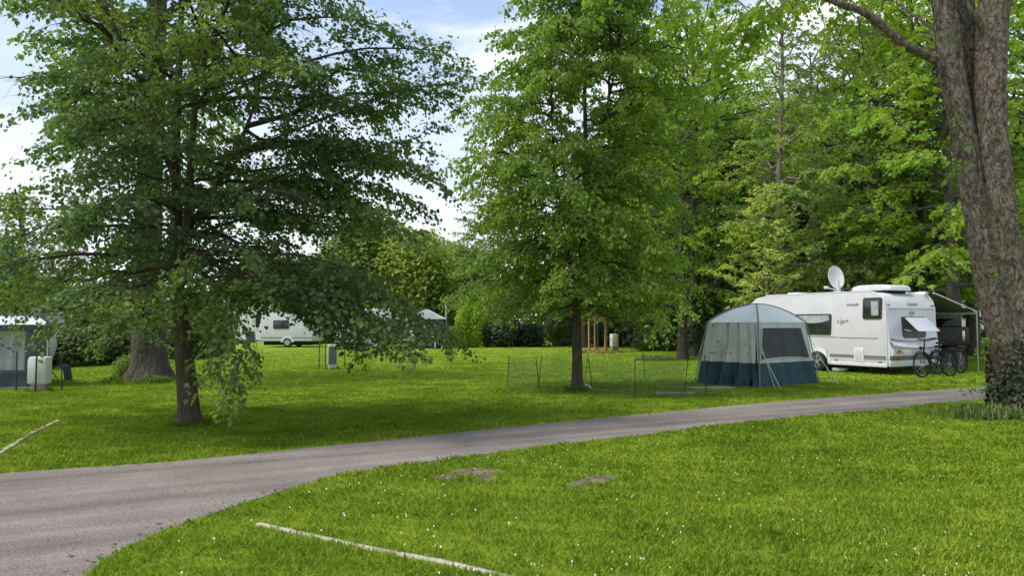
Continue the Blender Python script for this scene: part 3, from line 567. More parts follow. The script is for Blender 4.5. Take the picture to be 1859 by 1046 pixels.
# little leafy shoots straight out of the bark
for (px, py) in ((1752, 262), (1738, 225), (1805, 250), (1757, 300), (1808, 495), (1800, 618), (1790, 640), (1770, 690)):
    p = np.array(rp(px, py, -.24)); leaf_twigs(W, Lv, np.array([p, p + [-.05, -.06, .03], p + [-.14, -.1, -.02]]), rng, .075, .035, .3, .003, .6, cluster=2)
lf_maple = leaf_mat('leaf_maple', (0.120, 0.215, 0.024), (0.170, 0.275, 0.028), (0.210, 0.280, 0.026), trans=.55, clump=.5, tint=(1.1, 1.2, .4))
tree_obj('maple_tree', 'large maple with two thick grey-brown stems rising from one ivy-covered foot at right', W, Lv, bark_big, lf_maple, b2, aspect=.95)
# ivy on the foot of that tree
rngi = np.random.default_rng(4); m = 5200; u = rngi.random(m) ** 1.35; z = u * 1.35; th = rngi.random(m) * 2 * np.pi
cx = np.interp(z, [0, .5, 1.35], [.10, .06, -.02]) ; rr = np.interp(z, [0, .15, .5, 1.35], [.50, .41, .36, .33]) * (1 + .12 * rngi.random(m)); rx = rr * 1.12
keep = rngi.random(m) < np.clip(1.35 - z + .4 * np.sin(th * 3 + 1), .05, 1)
p = np.stack([cx + rx * np.cos(th), rr * np.sin(th) - .05, z + .02], 1)[keep]; nn = np.stack([np.cos(th), np.sin(th), .25 + 0 * th], 1)[keep]; m = len(p)
Li = Leaves(rngi); Li.add(p, np.array([0, 0, -1.0]) + rngi.normal(0, .55, (m, 3)), nn + rngi.normal(0, .35, (m, 3)), .05 + .045 * rngi.random(m))
lf_ivy = leaf_mat('leaf_ivy', (0.018, 0.032, 0.010), (0.045, 0.062, 0.022), (0.065, 0.065, 0.03), trans=.12, gloss=.4, clump=3)
ti = empty('ivy', b2, label='dark ivy climbing the foot of the large maple at right', cat='ivy')
Wi = Wood()
for k in range(9):
    a = rngi.random() * 6.28; zz = np.linspace(0, 1.25 * rngi.uniform(.6, 1), 12); r_ = np.interp(zz, [0, .15, .5, 1.35], [.48, .39, .34, .31]); aa = a + .25 * np.sin(zz * 5 + k)
    Wi.tube(np.stack([np.interp(zz, [0, .5, 1.35], [.10, .06, -.02]) + r_ * 1.1 * np.cos(aa), r_ * np.sin(aa) - .05, zz], 1), .012, 5)
link('stem', Wi.mesh('ivy_stems'), bark_big, ti); link('foliage', Li.mesh('ivy_leaves'), lf_ivy, ti)
# ================================================================= background trees
LF = {
 'bright': leaf_mat('leaf_bright', (0.168, 0.264, 0.044), (0.238, 0.337, 0.051), (0.317, 0.370, 0.048), trans=.5, clump=.35),
 'mid': leaf_mat('leaf_mid', (0.099, 0.165, 0.048), (0.149, 0.217, 0.057), (0.218, 0.271, 0.057), trans=.42, clump=.3),
 'feather': leaf_mat('leaf_feather', (0.168, 0.251, 0.098), (0.238, 0.310, 0.114), (0.296, 0.330, 0.082), trans=.5, clump=.3),
 'yellow': leaf_mat('leaf_yellowish', (0.37, 0.41, 0.11), (0.44, 0.47, 0.15), (0.38, 0.39, 0.11), trans=.45, clump=.8),
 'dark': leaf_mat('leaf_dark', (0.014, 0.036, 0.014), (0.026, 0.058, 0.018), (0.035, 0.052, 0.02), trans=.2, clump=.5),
 'olive': leaf_mat('leaf_olive', (0.225, 0.275, 0.055), (0.275, 0.320, 0.065), (0.29, 0.32, 0.06), trans=.4, clump=.25),
 'shrub': leaf_mat('leaf_shrub', (0.079, 0.126, 0.044), (0.149, 0.198, 0.057), (0.198, 0.238, 0.057), trans=.3, gloss=.5, clump=.6),
 'lime': leaf_mat('leaf_yellow_shoot', (0.26, 0.36, 0.02), (0.32, 0.42, 0.03), (0.22, 0.34, 0.03), trans=.4, clump=1),
 'rhodo': leaf_mat('leaf_rhododendron', (0.038, 0.078, 0.030), (0.080, 0.135, 0.050), (0.06, 0.10, 0.04), trans=.15, gloss=.7, clump=.8),
 'rust': leaf_mat('leaf_rust', (0.26, 0.10, 0.045), (0.20, 0.13, 0.05), (0.16, 0.12, 0.05), trans=.3, clump=1)}
def make_crown(seed, H, zb, R, trunk_r, nprim, sz, leaf, bark, shape='round', sec=.5, tgap=.3, lgap=.13, droop=.25, flat=.5, lean=0.0, twig=.65, cluster=3, seclen=1.7, slopes=(-.15, .1, .5, 1.1), gaps=.0):
    rng = np.random.default_rng(seed); W = Wood(); Lv = Leaves(rng)
    q = smooth_poly([(0, 0, -.1), (lean * .2 + rng.normal(0, .05), 0, H * .2), (lean * .5 + rng.normal(0, .1), 0, H * .45), (lean * .8 + rng.normal(0, .12), 0, H * .7), (lean, 0, H * .97)], 40)
    rr = np.linspace(trunk_r, trunk_r * .12, 40) ** 1.0; rr[:3] *= np.array([1.5, 1.2, 1.08]); W.tube(q, rr, 12)
    for i in range(nprim):
        u = (i + rng.random()) / nprim; z0 = zb + (H * .95 - zb) * u ** .85; az = i * 2.39996 + rng.normal(0, .3)
        if shape == 'round': Rr = R * math.sqrt(max(.05, 1 - (2 * u ** .9 - .75) ** 2 / 1.6))
        elif shape == 'cone': Rr = R * (1.02 - u) ** .8
        else: Rr = R * (.75 + .3 * math.sin(u * 9)) * (1 - .6 * u ** 3)
        if rng.random() < gaps: continue
        Rr *= rng.uniform(.65, 1.05); sl = np.interp(u, [0, .3, .7, 1], slopes)
        j = int(np.argmin(np.abs(q[:, 2] - z0))); b0 = q[j].copy(); d = np.array([math.cos(az), math.sin(az), 0])
        tip = b0 + d * Rr + np.array([0, 0, sl * Rr + rng.normal(0, .2)])
        pts = bez(b0, b0 + d * Rr * .3 + [0, 0, (sl * .5 + .25) * Rr * .6], b0 + d * Rr * .7 + [0, 0, (sl + .12) * Rr * .8], tip, 8); pts[1:-1] += rng.normal(0, .04 * Rr, (6, 3))
        branch(W, Lv, pts, .02 + .014 * Rr, rng, sec=sec, seclen=seclen * Rr / R, twig=twig, tgap=tgap, sz=sz, lgap=lgap, start=.2, droop=droop, flat=flat, cluster=cluster, k=5, tw_wood=0)
    return (W.mesh('trunk_wood'), Lv.mesh('crown_leaves', simple=True), leaf, bark, len(Lv.p))
PROTO = {
 'maple': make_crown(31, 15, 2.6, 4.6, .30, 60, .17, LF['bright'], bark_far, droop=.35, flat=.8),
 'broad': make_crown(32, 18, 3.2, 5.0, .38, 66, .17, LF['mid'], bark_far, droop=.25),
 'feather': make_crown(33, 18, 4.0, 3.4, .21, 70, .13, LF['feather'], bark_pale, shape='loose', lean=.5, droop=.3, tgap=.24, lgap=.1, gaps=.12),
 'dark': make_crown(34, 11, .6, 3.0, .3, 70, .17, LF['dark'], bark_far, shape='cone', droop=.2, cluster=3),
 'sparse': make_crown(36, 17, 4.5, 4.6, .30, 44, .17, LF['mid'], bark_far, droop=.3, gaps=.15)}
def put(kind, name, label, px, Y, h=1.0, rz=0.0, leaf=None, wide=1.0, group='trees behind the caravan', bark=None, cat='tree'):
    tw, cr, lf, bk, _ = PROTO[kind]
    t = empty(name, gp(px, Y), rz, label=label, cat=cat, group=group); t.scale = (wide * h, wide * h, h)
    a = bpy.data.objects.new('trunk', tw); C.objects.link(a); a.parent = t
    c = bpy.data.objects.new('crown', cr); C.objects.link(c); c.parent = t
    for o, me, m in ((a, tw, bark or bk), (c, cr, leaf or lf)):
        if not len(me.materials): me.materials.append(m)
        o.material_slots[0].link = 'OBJECT'; o.material_slots[0].material = m
    return t
put('feather', 'tree', 'tall slender tree with pale trunk and feathery light foliage behind the caravan roof', 1412, 31, 1.0, .4)
put('maple', 'tree', 'bright green maple whose crown fills the space above the satellite dish', 1600, 33, 1.0, 1.0)
put('maple', 'tree', 'bright green maple just left of the large trunk, low branches over the awning', 1730, 27, .95, 2.5)
put('broad', 'tree', 'thick dark trunk with mid green crown seen between dish and awning', 1668, 31, .95, .2, bark=bark_mat('bark_deep_brown', (.07, .055, .045), (.03, .025, .02), 4, .03))  # darker brown bark than on the other background trunks
put('sparse', 'tree', 'tall thin-crowned tree with sky showing through, above the caravan rear', 1540, 40, 1.05, 2.0)
put('broad', 'tree', 'tall tree at the right edge of the photo beyond the large maple', 1885, 30, .95, 3.0, leaf=LF['bright'])
put('sparse', 'tree', 'tall grey-trunked tree half hidden by the left stem of the large maple', 1765, 36, 1.1, 4.0)
put('sparse', 'tree', 'tall background tree farthest right behind the second caravan', 1950, 44, 1.1, 5.0)
put('maple', 'tree', 'wide mid green tree behind the right side of the centre tree', 1262, 37, 1.15, 5.0)
put('maple', 'tree', 'lower leafy tree between centre tree and young pale maple', 1238, 33, .80, 2.0)
put('broad', 'tree', 'yellowish green tall tree above the dark yew right of centre', 1305, 43, 1.12, 1.1, leaf=LF['bright'])
put('broad', 'tree', 'tall tree rising directly behind the crown of the centre tree', 1160, 48, 1.05, 2.1)
put('maple', 'tree', 'leafy tree of middle height behind the trunk of the centre tree', 1060, 50, .85, 3.3, leaf=LF['mid'])
put('maple', 'tree', 'low round tree behind the left side of the centre tree', 905, 52, .72, 3.9, leaf=LF['mid'])
put('sparse', 'tree', 'tall distant tree filling the gap above the caravan roof', 1480, 50, 1.2, 0.9, leaf=LF['mid'])
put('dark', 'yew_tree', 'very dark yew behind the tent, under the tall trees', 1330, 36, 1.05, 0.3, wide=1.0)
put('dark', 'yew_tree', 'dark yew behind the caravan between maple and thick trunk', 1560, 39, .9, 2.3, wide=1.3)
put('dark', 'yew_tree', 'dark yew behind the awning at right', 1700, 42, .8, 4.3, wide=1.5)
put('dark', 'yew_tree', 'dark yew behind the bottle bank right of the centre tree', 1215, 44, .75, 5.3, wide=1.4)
put('dark', 'tree', 'dark tree behind the awning tent at far left', 20, 33, .72, .9, leaf=LF['shrub'], wide=1.5, group='trees beyond the far lawn')
put('dark', 'cypress_tree', 'dark green conical tree with yellow shoots beside the awning tent', 118, 29, .50, .9, leaf=LF['shrub'], wide=1.35, group=None)
# large old trunk behind the left lime, with its own crown high up
bark_old = bark_mat('bark_old', (0.110, 0.095, 0.075), (0.045, 0.038, 0.030), 3.2, 0.05, (1, 1, .25), moss=(.09, .10, .05))
W = Wood(); rng = np.random.default_rng(90); Lv = Leaves(rng); bo = G(272, 694)
fat_stem(W, [(0, 0, -.1), (-.03, 0, 1.2), (-.12, 0, 3), (-.1, 0, 6), (-.05, 0, 9), (0, 0, 13), (.3, 0, 17)], [.52, .43, .37, .33, .29, .2, .06], seed=9, flare=.5)
for i in range(34):
    u = (i + rng.random()) / 34; z0 = 6.0 + 10 * u; az = i * 2.4 + rng.normal(0, .3); Rr = 5.2 * math.sqrt(max(.06, 1 - (1.7 * u - .6) ** 2)) * rng.uniform(.65, 1)
    if math.cos(az) > 0.2: Rr *= .62
    b_ = np.array([0, 0, z0]); d = np.array([math.cos(az), math.sin(az), 0]); tip = b_ + d * Rr + np.array([0, 0, (-.1 + u * .7) * Rr])
    branch(W, Lv, bez(b_, b_ + d * Rr * .3 + [0, 0, .5], b_ + d * Rr * .7 + [0, 0, .5 + u * .4 * Rr], tip, 8), .05 + .02 * Rr, rng, sec=.45, seclen=1.5, twig=.6, tgap=.27, sz=.14, lgap=.11, droop=.3, cluster=3, k=6, tw_wood=0)
tree_obj('old_tree', 'massive grey old trunk standing on the lawn behind the forked tree at left', W, Lv, bark_old, LF['mid'], bo)
# young pale maple behind the tent
W = Wood(); rng = np.random.default_rng(66); Lv = Leaves(rng); by = gp(1392, 29.6)
q = smooth_poly([(0, 0, 0), (.0, 0, 2.5), (-.05, 0, 5), (.0, 0, 7.4)], 30); bark_y = mat('bark_young', (.30, .28, .16), .8, (.18, .16, .09), 6)
W.tube(q, np.linspace(.075, .015, 30), 8)
for i in range(46):
    u = (i + rng.random()) / 46; z0 = 1.1 + 5.9 * u; az = i * 2.4 + rng.normal(0, .3); Rr = np.interp(u, [0, .2, .5, .8, 1], [1.4, 1.95, 1.7, .95, .4]) * rng.uniform(.65, 1.05)
    b_ = np.array([0, 0, z0]); d = np.array([math.cos(az), math.sin(az), 0]); tip = b_ + d * Rr + np.array([0, 0, .7 * Rr])
    branch(W, Lv, bez(b_, b_ + d * Rr * .3 + [0, 0, .3 * Rr], b_ + d * Rr * .7 + [0, 0, .6 * Rr], tip, 7), .022, rng, sec=.24, seclen=.7, twig=.34, tgap=.14, sz=.13, lgap=.09, droop=.1, cluster=2, k=4, tw_wood=.005)
tree_obj('young_maple', 'young pale yellow-green maple with thin straight stem behind the blue tent', W, Lv, bark_y, LF['yellow'], by)
# ------------------------------------------------ shrubs
def shrub_mesh(seed, w_, d_, h_, n, sz, upright=0.0, lumps=9):
    rng = np.random.default_rng(seed); Lv = Leaves(rng); W = Wood()
    cs = []
    for i in range(lumps):
        a = rng.random() * 6.28; r = rng.random() ** .5 * .6; hh = rng.uniform(.45, .8)
        cs.append((math.cos(a) * r * w_ / 2, math.sin(a) * r * d_ / 2, hh * h_ * .55, rng.uniform(.3, .5) * w_ / 1.6, rng.uniform(.3, .5) * d_ / 1.6, h_ * (1 - hh * .5) * rng.uniform(.5, .72)))
    per = n // lumps
    for (x, y, z, a, b, c) in cs:
        v = norm(rng.normal(0, 1, (per, 3))); r = rng.random((per, 1)) ** .3 * (1 + .12 * np.sin(v[:, :1] * 7 + seed) * np.sin(v[:, 2:] * 9))
        p = np.array([x, y, z]) + v * r * np.array([a, b, c]); k = (p[:, 2] > .03) & (p[:, 2] < h_ * 1.05); p = p[k]; v = v[k]; m = len(p)
        Lv.add(p, v * [1, 1, .2] + np.array([0, 0, -.5 + upright]) + rng.normal(0, .4, (m, 3)), v + np.array([0, 0, .7]) + rng.normal(0, .45, (m, 3)), sz * (.6 + .7 * rng.random(m)))
        for j in range(5):
            e = np.array([x, y, z]) + rng.normal(0, .4, 3) * [a, b, c]; W.tube(np.array([[x * .3 + rng.normal(0, .1), y * .3, 0], [x * .7, y * .7, z * .5], e]), .018, 4)
    return W.mesh('stems'), Lv.mesh('leaves', simple=True)
SH = {'a': shrub_mesh(1, 3.2, 2.4, 2.2, 9000, .13), 'b': shrub_mesh(2, 3.6, 2.6, 2.9, 11000, .15), 'c': shrub_mesh(3, 2.2, 2.0, 1.6, 6000, .10), 'fern': shrub_mesh(5, 3.4, 1.4, .9, 5000, .16, 1.6)}
def shrub(kind, label, px, Y, leaf, s=(1, 1, 1), rz=0.0, group='shrubs along the far edge of the lawn', name='shrub', py=None):
    t = empty(name, gp(px, Y), rz, label=label, cat='shrub', group=group); t.scale = s
    for nm, me, m in (('stem', SH[kind][0], bark_far), ('foliage', SH[kind][1], leaf)):
        o = bpy.data.objects.new(nm, me); C.objects.link(o); o.parent = t
        if not len(me.materials): me.materials.append(m)
        o.material_slots[0].link = 'OBJECT'; o.material_slots[0].material = m
H = 'hedge shrubs behind the old trunk'
shrub('a', 'leafy shrub nearest the awning tent in the left hedge', 128, 28, LF['shrub'], (1, 1, .85), .3, H)
shrub('a', 'shrub with broad pale leaves in the middle of the left hedge', 180, 29, LF['mid'], (1, 1, .9), 1.3, H)
shrub('b', 'shrub at the right end of the left hedge beside the old trunk', 228, 30, LF['shrub'], (.95, 1, .85), 2.3, H)
shrub('b', 'tall shrub behind the forked tree trunk at left', 330, 34, LF['shrub'], (1.0, 1, 1.1), 4.3, H)
shrub('b', 'shrub in the shade just left of the white house', 380, 40, LF['mid'], (1.0, 1, 1.2), 5.3, H)
shrub('c', 'low pale green weeds round the foot of the old grey trunk', 240, 20.6, LF['mid'], (.42, .45, .62), 5.3, None)
shrub('c', 'creeping green growth in front of the old grey trunk', 285, 20.1, LF['mid'], (.55, .35, .18), 2.3, None)
shrub('b', 'bright yellow-green drooping shrub beside the lamp post', 856, 50, LF['lime'], (.62, .7, 1.35), .3)
shrub('b', 'second yellow-green drooping shrub behind the first one', 884, 53, LF['olive'], (.7, .7, 1.2), 2.3)
shrub('a', 'dark green shrub between lamp post and yellow shrub', 822, 52, LF['shrub'], (.8, 1, .8), .9)
shrub('b', 'large-leaved dark rhododendron behind the lawn left of the centre trunk', 910, 51, LF['rhodo'], (.85, 1, .85), 1.3)
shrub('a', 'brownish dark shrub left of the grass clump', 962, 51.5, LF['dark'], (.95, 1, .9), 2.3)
shrub('b', 'bushy green shrub behind the staked sapling', 1025, 54, LF['shrub'], (1.1, 1, 1.3), 3.3)
shrub('b', 'dark shrub to the right of the staked sapling', 1100, 53, LF['rhodo'], (1.3, 1, 1.2), 4.3)
shrub('b', 'green shrub left of the bottle bank', 1160, 52, LF['shrub'], (1.2, 1, 1.1), 5.3)
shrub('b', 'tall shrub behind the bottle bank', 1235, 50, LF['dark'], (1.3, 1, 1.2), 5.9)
shrub('b', 'leafy shrub hanging over the reddish trunk left of the tent', 1290, 40, LF['mid'], (.8, 1, 1.1), .9)
shrub('b', 'rusty brown-leaved shrub under the dark yew behind the tent', 1325, 33.5, LF['rust'], (.3, .3, 1.25), .9, None)
shrub('b', 'full green shrub behind the caravan under the dish', 1530, 31, LF['shrub'], (1.2, 1, 1.75), 1.9)
shrub('b', 'green shrub behind the front of the caravan', 1450, 33, LF['mid'], (1.1, 1, 1.6), 2.9)
shrub('b', 'shrub in the dark gap behind the rolled-out awning', 1660, 37, LF['rhodo'], (1.5, 1, 1.2), 3.9)
shrub('a', 'shrub behind the second caravan at right', 1800, 60, LF['shrub'], (1.9, 1, 1.8), 4.9)
for i, (px, lab) in enumerate(((1180, 'leftmost'), (1222, 'second from left'), (1262, 'third from left'), (1300, 'rightmost'))):
    shrub('fern', lab + ' clump of the low leafy ground plants before the bottle bank', px, 43.5, LF['mid'], (.55, .8, .9), i * 1.1, 'low leafy clumps by the bottle bank')
DOME = shrub_mesh(11, 9.5, 8.5, 11.0, 42000, .30, lumps=16)
def dome(name, label, px, Y, h=1.0, rz=0.0, leaf=None, wide=1.0, group=None):
    t = empty(name, gp(px, Y), rz, label=label, cat='tree', group=group); t.scale = (wide * h, wide * h, h)
    for nm, me, m in (('trunk', DOME[0], bark_far), ('crown', DOME[1], leaf or LF['olive'])):
        o = bpy.data.objects.new(nm, me); C.objects.link(o); o.parent = t
        if not len(me.materials): me.materials.append(m)
        o.material_slots[0].link = 'OBJECT'; o.material_slots[0].material = m
    MBt = Wood(); MBt.tube([(0, 0, -.1), (0, 0, 3), (.1, 0, 6)], [.4, .3, .15], 10); link('trunk', MBt.mesh('trunk_wood'), bark_far, t)
dome( 'tree', 'round yellow-green domed tree in the gap between the two lawn trees', 742, 60, 1.05, .3, group='trees beyond the far lawn')
dome( 'tree', 'dull green domed tree to the right of the yellow-green one', 838, 66, 1.05, 1.8, leaf=LF['mid'], group='trees beyond the far lawn')
dome( 'tree', 'light green tree at the far left edge behind the dark tree', -20, 46, .8, 2.9, leaf=LF['mid'], group='trees beyond the far lawn')
dome( 'tree', 'green tree behind the white caravan far left of the lamp post', 620, 62, .8, 2.2, leaf=LF['mid'], group='trees beyond the far lawn')
shrub('b', 'tall drooping green bush behind the yellow-green shrub', 880, 56, LF['mid'], (1.3, 1, 1.9), .7)
shrub('b', 'tall bush behind the lamp post', 800, 60, LF['mid'], (1.5, 1, 1.9), 1.7)
shrub('b', 'tall bush left of the blue cabin tent', 700, 61, LF['shrub'], (1.7, 1, 2.0), 2.7)
TALL = shrub_mesh(12, 12, 9, 20.0, 80000, .27, lumps=26)
for i, (px, Y, h, lf, lab) in enumerate(((1135, 58, .95, 'mid', 'dense tall tree in the back row behind the centre tree'), (1245, 56, 1.1, 'bright', 'dense tall bright tree in the back row right of the centre tree'), (1365, 60, 1.2, 'mid', 'dense tall tree in the back row behind the pale slender trunk'), (1480, 57, 1.15, 'shrub', 'dense tall tree in the back row above the front of the caravan'), (1610, 60, 1.1, 'mid', 'dense tall tree in the back row above the air conditioner'), (1850, 60, 1.15, 'mid', 'dense tall tree in the back row at the right edge'))):
    t = empty('tree', gp(px, Y), i * 1.3, label=lab, cat='tree', group='trees behind the caravan'); t.scale = (h, h, h)
    for nm, me, m in (('trunk', TALL[0], bark_far), ('crown', TALL[1], LF[lf])):
        o = bpy.data.objects.new(nm, me); C.objects.link(o); o.parent = t
        if not len(me.materials): me.materials.append(m)
        o.material_slots[0].link = 'OBJECT'; o.material_slots[0].material = m
dome('tree', 'tall green tree just left of the round yellow-green one', 672, 63, 1.2, 4.1, leaf=LF['mid'], group='trees beyond the far lawn')
# sward of distant wood closing the horizon
rg = np.random.default_rng(6); Lv = Leaves(rg); m = 60000
x = rg.uniform(-75, 95, m); yy = 82 + 6 * rg.random(m) + 3 * np.sin(x * .15); top = 6.0 + 1.6 * np.sin(x * .21 + 1) + 1.1 * np.sin(x * .53) + .7 * np.sin(x * 1.3)
top = np.where(x > 18, top + 4, top); z = top * rg.random(m) ** .8
Lv.add(np.stack([x, yy, z], 1), rg.normal(0, 1, (m, 3)), np.array([0, -.5, .8]) + rg.normal(0, .6, (m, 3)), .45 + .35 * rg.random(m))
link('distant_wood', Lv.mesh('distant_wood', simple=True), LF['mid'], kind='stuff', label='far leafy wood closing the view behind the lawn', cat='wood')
# ================================================================= objects
class MB:
    def __init__(s): s.bm = bmesh.new()
    def box(s, lo, hi, bev=0.0, seg=2, mtx=None):
        lo = Vector(lo); hi = Vector(hi); c = (lo + hi) / 2; d = hi - lo
        g = bmesh.ops.create_cube(s.bm, size=1.0, matrix=Matrix.Translation(c) @ Matrix.Diagonal((*d, 1)))
        vs = g['verts']
        if bev:
            es = list({e for v in vs for e in v.link_edges})
            r = bmesh.ops.bevel(s.bm, geom=es, offset=min(bev, min(abs(q) for q in d) * .45), segments=seg, profile=.5, affect='EDGES', clamp_overlap=True)
            vs = list({v for f in r['faces'] for v in f.verts} | {v for v in vs if v.is_valid})
        if mtx is not None: bmesh.ops.transform(s.bm, matrix=mtx, verts=vs)
        return s
    def tube(s, pts, r, k=8, cap=True):
        pts = np.asarray([tuple(p) for p in pts], float); n = len(pts); rr = np.full(n, r) if np.ndim(r) == 0 else np.asarray(r)
        t = norm(np.gradient(pts, axis=0)); up_ = np.array([0, 0, 1.0]) if abs(t[0][2]) < .9 else np.array([1.0, .1, 0]); a = norm(np.cross(t, up_)); b = np.cross(t, a)
        rings = []
        for i in range(n):
            rings.append([s.bm.verts.new(pts[i] + rr[i] * (math.cos(q) * a[i] + math.sin(q) * b[i])) for q in np.linspace(0, 2 * math.pi, k, endpoint=False)])
        for i in range(n - 1):
            for j in range(k): s.bm.faces.new((rings[i][j], rings[i][(j + 1) % k], rings[i + 1][(j + 1) % k], rings[i + 1][j]))
        if cap: s.bm.faces.new(rings[0][::-1]); s.bm.faces.new(rings[-1])
        return s
    def ring(s, c, ax, R, r, n=36, k=6):
        c = Vector(c); ax = Vector(ax).normalized(); u = ax.orthogonal().normalized(); v = ax.cross(u); rings = []
        for i in range(n):
            a = 2 * math.pi * i / n; d = u * math.cos(a) + v * math.sin(a)
            rings.append([s.bm.verts.new(c + d * (R + r * math.cos(q)) + ax * r * math.sin(q)) for q in np.linspace(0, 2 * math.pi, k, endpoint=False)])
        for i in range(n):
            for j in range(k): s.bm.faces.new((rings[i][j], rings[i][(j + 1) % k], rings[(i + 1) % n][(j + 1) % k], rings[(i + 1) % n][j]))
        return s
    def lathe(s, c, ax, prof, n=24):
        c = Vector(c); ax = Vector(ax).normalized(); u = ax.orthogonal().normalized(); v = ax.cross(u); rings = []
        for (r, h) in prof:
            rings.append([s.bm.verts.new(c + ax * h + (u * math.cos(q) + v * math.sin(q)) * max(r, 1e-4)) for q in np.linspace(0, 2 * math.pi, n, endpoint=False)])
        for i in range(len(prof) - 1):
            for j in range(n): s.bm.faces.new((rings[i][j], rings[i][(j + 1) % n], rings[i + 1][(j + 1) % n], rings[i + 1][j]))
        s.bm.faces.new(rings[0][::-1]); s.bm.faces.new(rings[-1]); return s
    def prism(s, prof, fn, a, b, bev=0.0):
        """prof: 2D outline; fn(u,v,w)->3D; extruded from w=a to w=b"""
        A = [s.bm.verts.new(fn(u, v, a)) for u, v in prof]; B = [s.bm.verts.new(fn(u, v, b)) for u, v in prof]; n = len(prof)
        fs = [s.bm.faces.new(A[::-1]), s.bm.faces.new(B)]
        for i in range(n): fs.append(s.bm.faces.new((A[i], A[(i + 1) % n], B[(i + 1) % n], B[i])))
        if bev:
            es = list(set(fs[0].edges) | set(fs[1].edges)); bmesh.ops.bevel(s.bm, geom=es, offset=bev, segments=3, profile=.5, affect='EDGES')
        return s
    def grid(s, fn, nu, nv):
        g = [[s.bm.verts.new(fn(i / nu, j / nv)) for j in range(nv + 1)] for i in range(nu + 1)]
        for i in range(nu):
            for j in range(nv): s.bm.faces.new((g[i][j], g[i + 1][j], g[i + 1][j + 1], g[i][j + 1]))
        return s
    def build(s, name, m, parent=None, smooth=True, angle=40, loc=None, **k):
        bmesh.ops.recalc_face_normals(s.bm, faces=s.bm.faces[:])
        me = bpy.data.meshes.new(name)
        for f in s.bm.faces: f.smooth = smooth
        for e in s.bm.edges:
            if len(e.link_faces) == 2 and e.calc_face_angle(0) > rad(angle): e.smooth = False
        s.bm.to_mesh(me); s.bm.free()
        o = link(name, me, m, parent, **k)
        if loc is not None: o.location = loc
        return o
def rrect(w_, h_, r, skew=0.0, n=4):
    out = []
    for cx, cy, a0 in ((w_ / 2 - r, h_ / 2 - r, 0), (-w_ / 2 + r, h_ / 2 - r, 90), (-w_ / 2 + r, -h_ / 2 + r, 180), (w_ / 2 - r, -h_ / 2 + r, 270)):
        for i in range(n + 1):
            a = rad(a0 + 90 * i / n); x, y = cx + r * math.cos(a), cy + r * math.sin(a); out.append((x + skew * y, y))
    return out
def text(s, name, size, m, parent, origin, xd, nd, label=None, ext=.003, shear=0.0):
    cu = bpy.data.curves.new('lettering', 'FONT'); cu.body = s; cu.size = size; cu.extrude = ext; cu.shear = shear; cu.align_x = 'CENTER'; cu.align_y = 'CENTER'
    tmp = bpy.data.objects.new('tmp_text', cu); C.objects.link(tmp); bpy.context.view_layer.update()
    me = bpy.data.meshes.new_from_object(tmp); bpy.data.objects.remove(tmp)
    o = link(name, me, m, parent); xd = Vector(xd).normalized(); nd = Vector(nd).normalized(); yd = nd.cross(xd)
    R_ = Matrix((xd, yd, nd)).transposed().to_4x4(); R_.translation = Vector(origin); o.matrix_local = R_
    return o
K = dict(
 white=mat('caravan_white', (0.62, 0.615, 0.66), .32, (.56, .555, .59), 2.0, coat=.3), trim=mat('trim_white', (.70, .70, .73), .35), grey=mat('stripe_grey', (.17, .175, .175), .5),
 dark=mat('window_acrylic', (.030, .034, .038), .12, (.018, .02, .023), 3, spec=.8), frame=mat('window_frame', (.035, .036, .038), .5), blind=mat('window_blind', (.42, .45, .46), .7, (.30, .32, .33), 6),
 black=mat('black_plastic', (.007, .007, .008), .5, spec=.2), rubber=mat('rubber', (.02, .02, .02), .85, bump=.002), chrome=mat('metal_silver', (.55, .56, .57), .3, metal=.9), red=mat('lamp_red', (.45, .02, .025), .25), letter=mat('lettering_grey', (.13, .135, .14), .5),
 canopy=mat('awning_cloth', (.17, .185, .17), .85, (.13, .145, .135), 3), plate=mat('number_plate', (.55, .56, .55), .5), dishm=mat('dish_grey', (.60, .62, .62), .45), navy=mat('navy_cloth', (.018, .068, .082), .8, (.011, .044, .054), 3, bump=.01),
 sage=mat('sage_cloth', (.50, .525, .465), .85, (.41, .43, .385), 2.2, bump=.01), pale=mat('pale_blue_cloth', (.64, .70, .67), .75, (.58, .64, .61), 1.5), gauze=mat('window_gauze', (.040, .046, .050), .7, (.028, .033, .036), 5), wood=mat('timber', (.42, .28, .14), .8, (.30, .19, .09), 5, stretch=(4, 4, .4)),
 stake=mat('stake_dark', (.045, .048, .032), .8, (.03, .03, .02), 9), boxw=mat('cabinet_white', (.60, .61, .57), .6, (.52, .53, .49), 3), boxg=mat('cabinet_grey', (.16, .165, .175), .6), conc=mat('concrete', (.30, .27, .235), .9, (.2, .18, .15), 9, bump=.01), cream=mat('rope_cream', (.58, .60, .48), .8),
 slate=mat('awning_grey', (.080, .088, .100), .8, (.06, .066, .076), 2), roofw=mat('awning_roof_white', (.62, .64, .68), .6, (.5, .52, .56), 2), curtain=mat('curtain', (.78, .78, .80), .8, (.6, .6, .62), 6), blue=mat('blue_cloth', (.03, .06, .17), .7), teal=mat('bin_teal', (.085, .20, .18), .55, (.06, .15, .14), 3))
# clear bending pane
mp_ = bpy.data.materials.new('pane_clear'); mp_.use_nodes = True; t = mp_.node_tree; b = t.nodes['Principled BSDF']; b.inputs['Base Color'].default_value = (.62, .64, .72, 1); b.inputs['Roughness'].default_value = .12; b.inputs['Alpha'].default_value = .78; K['pane'] = mp_
mp_ = bpy.data.materials.new('awning_pane'); mp_.use_nodes = True; t = mp_.node_tree; b = t.nodes['Principled BSDF']; b.inputs['Base Color'].default_value = (.42, .43, .45, 1); b.inputs['Roughness'].default_value = .08; b.inputs['Alpha'].default_value = .22; K['pvc'] = mp_
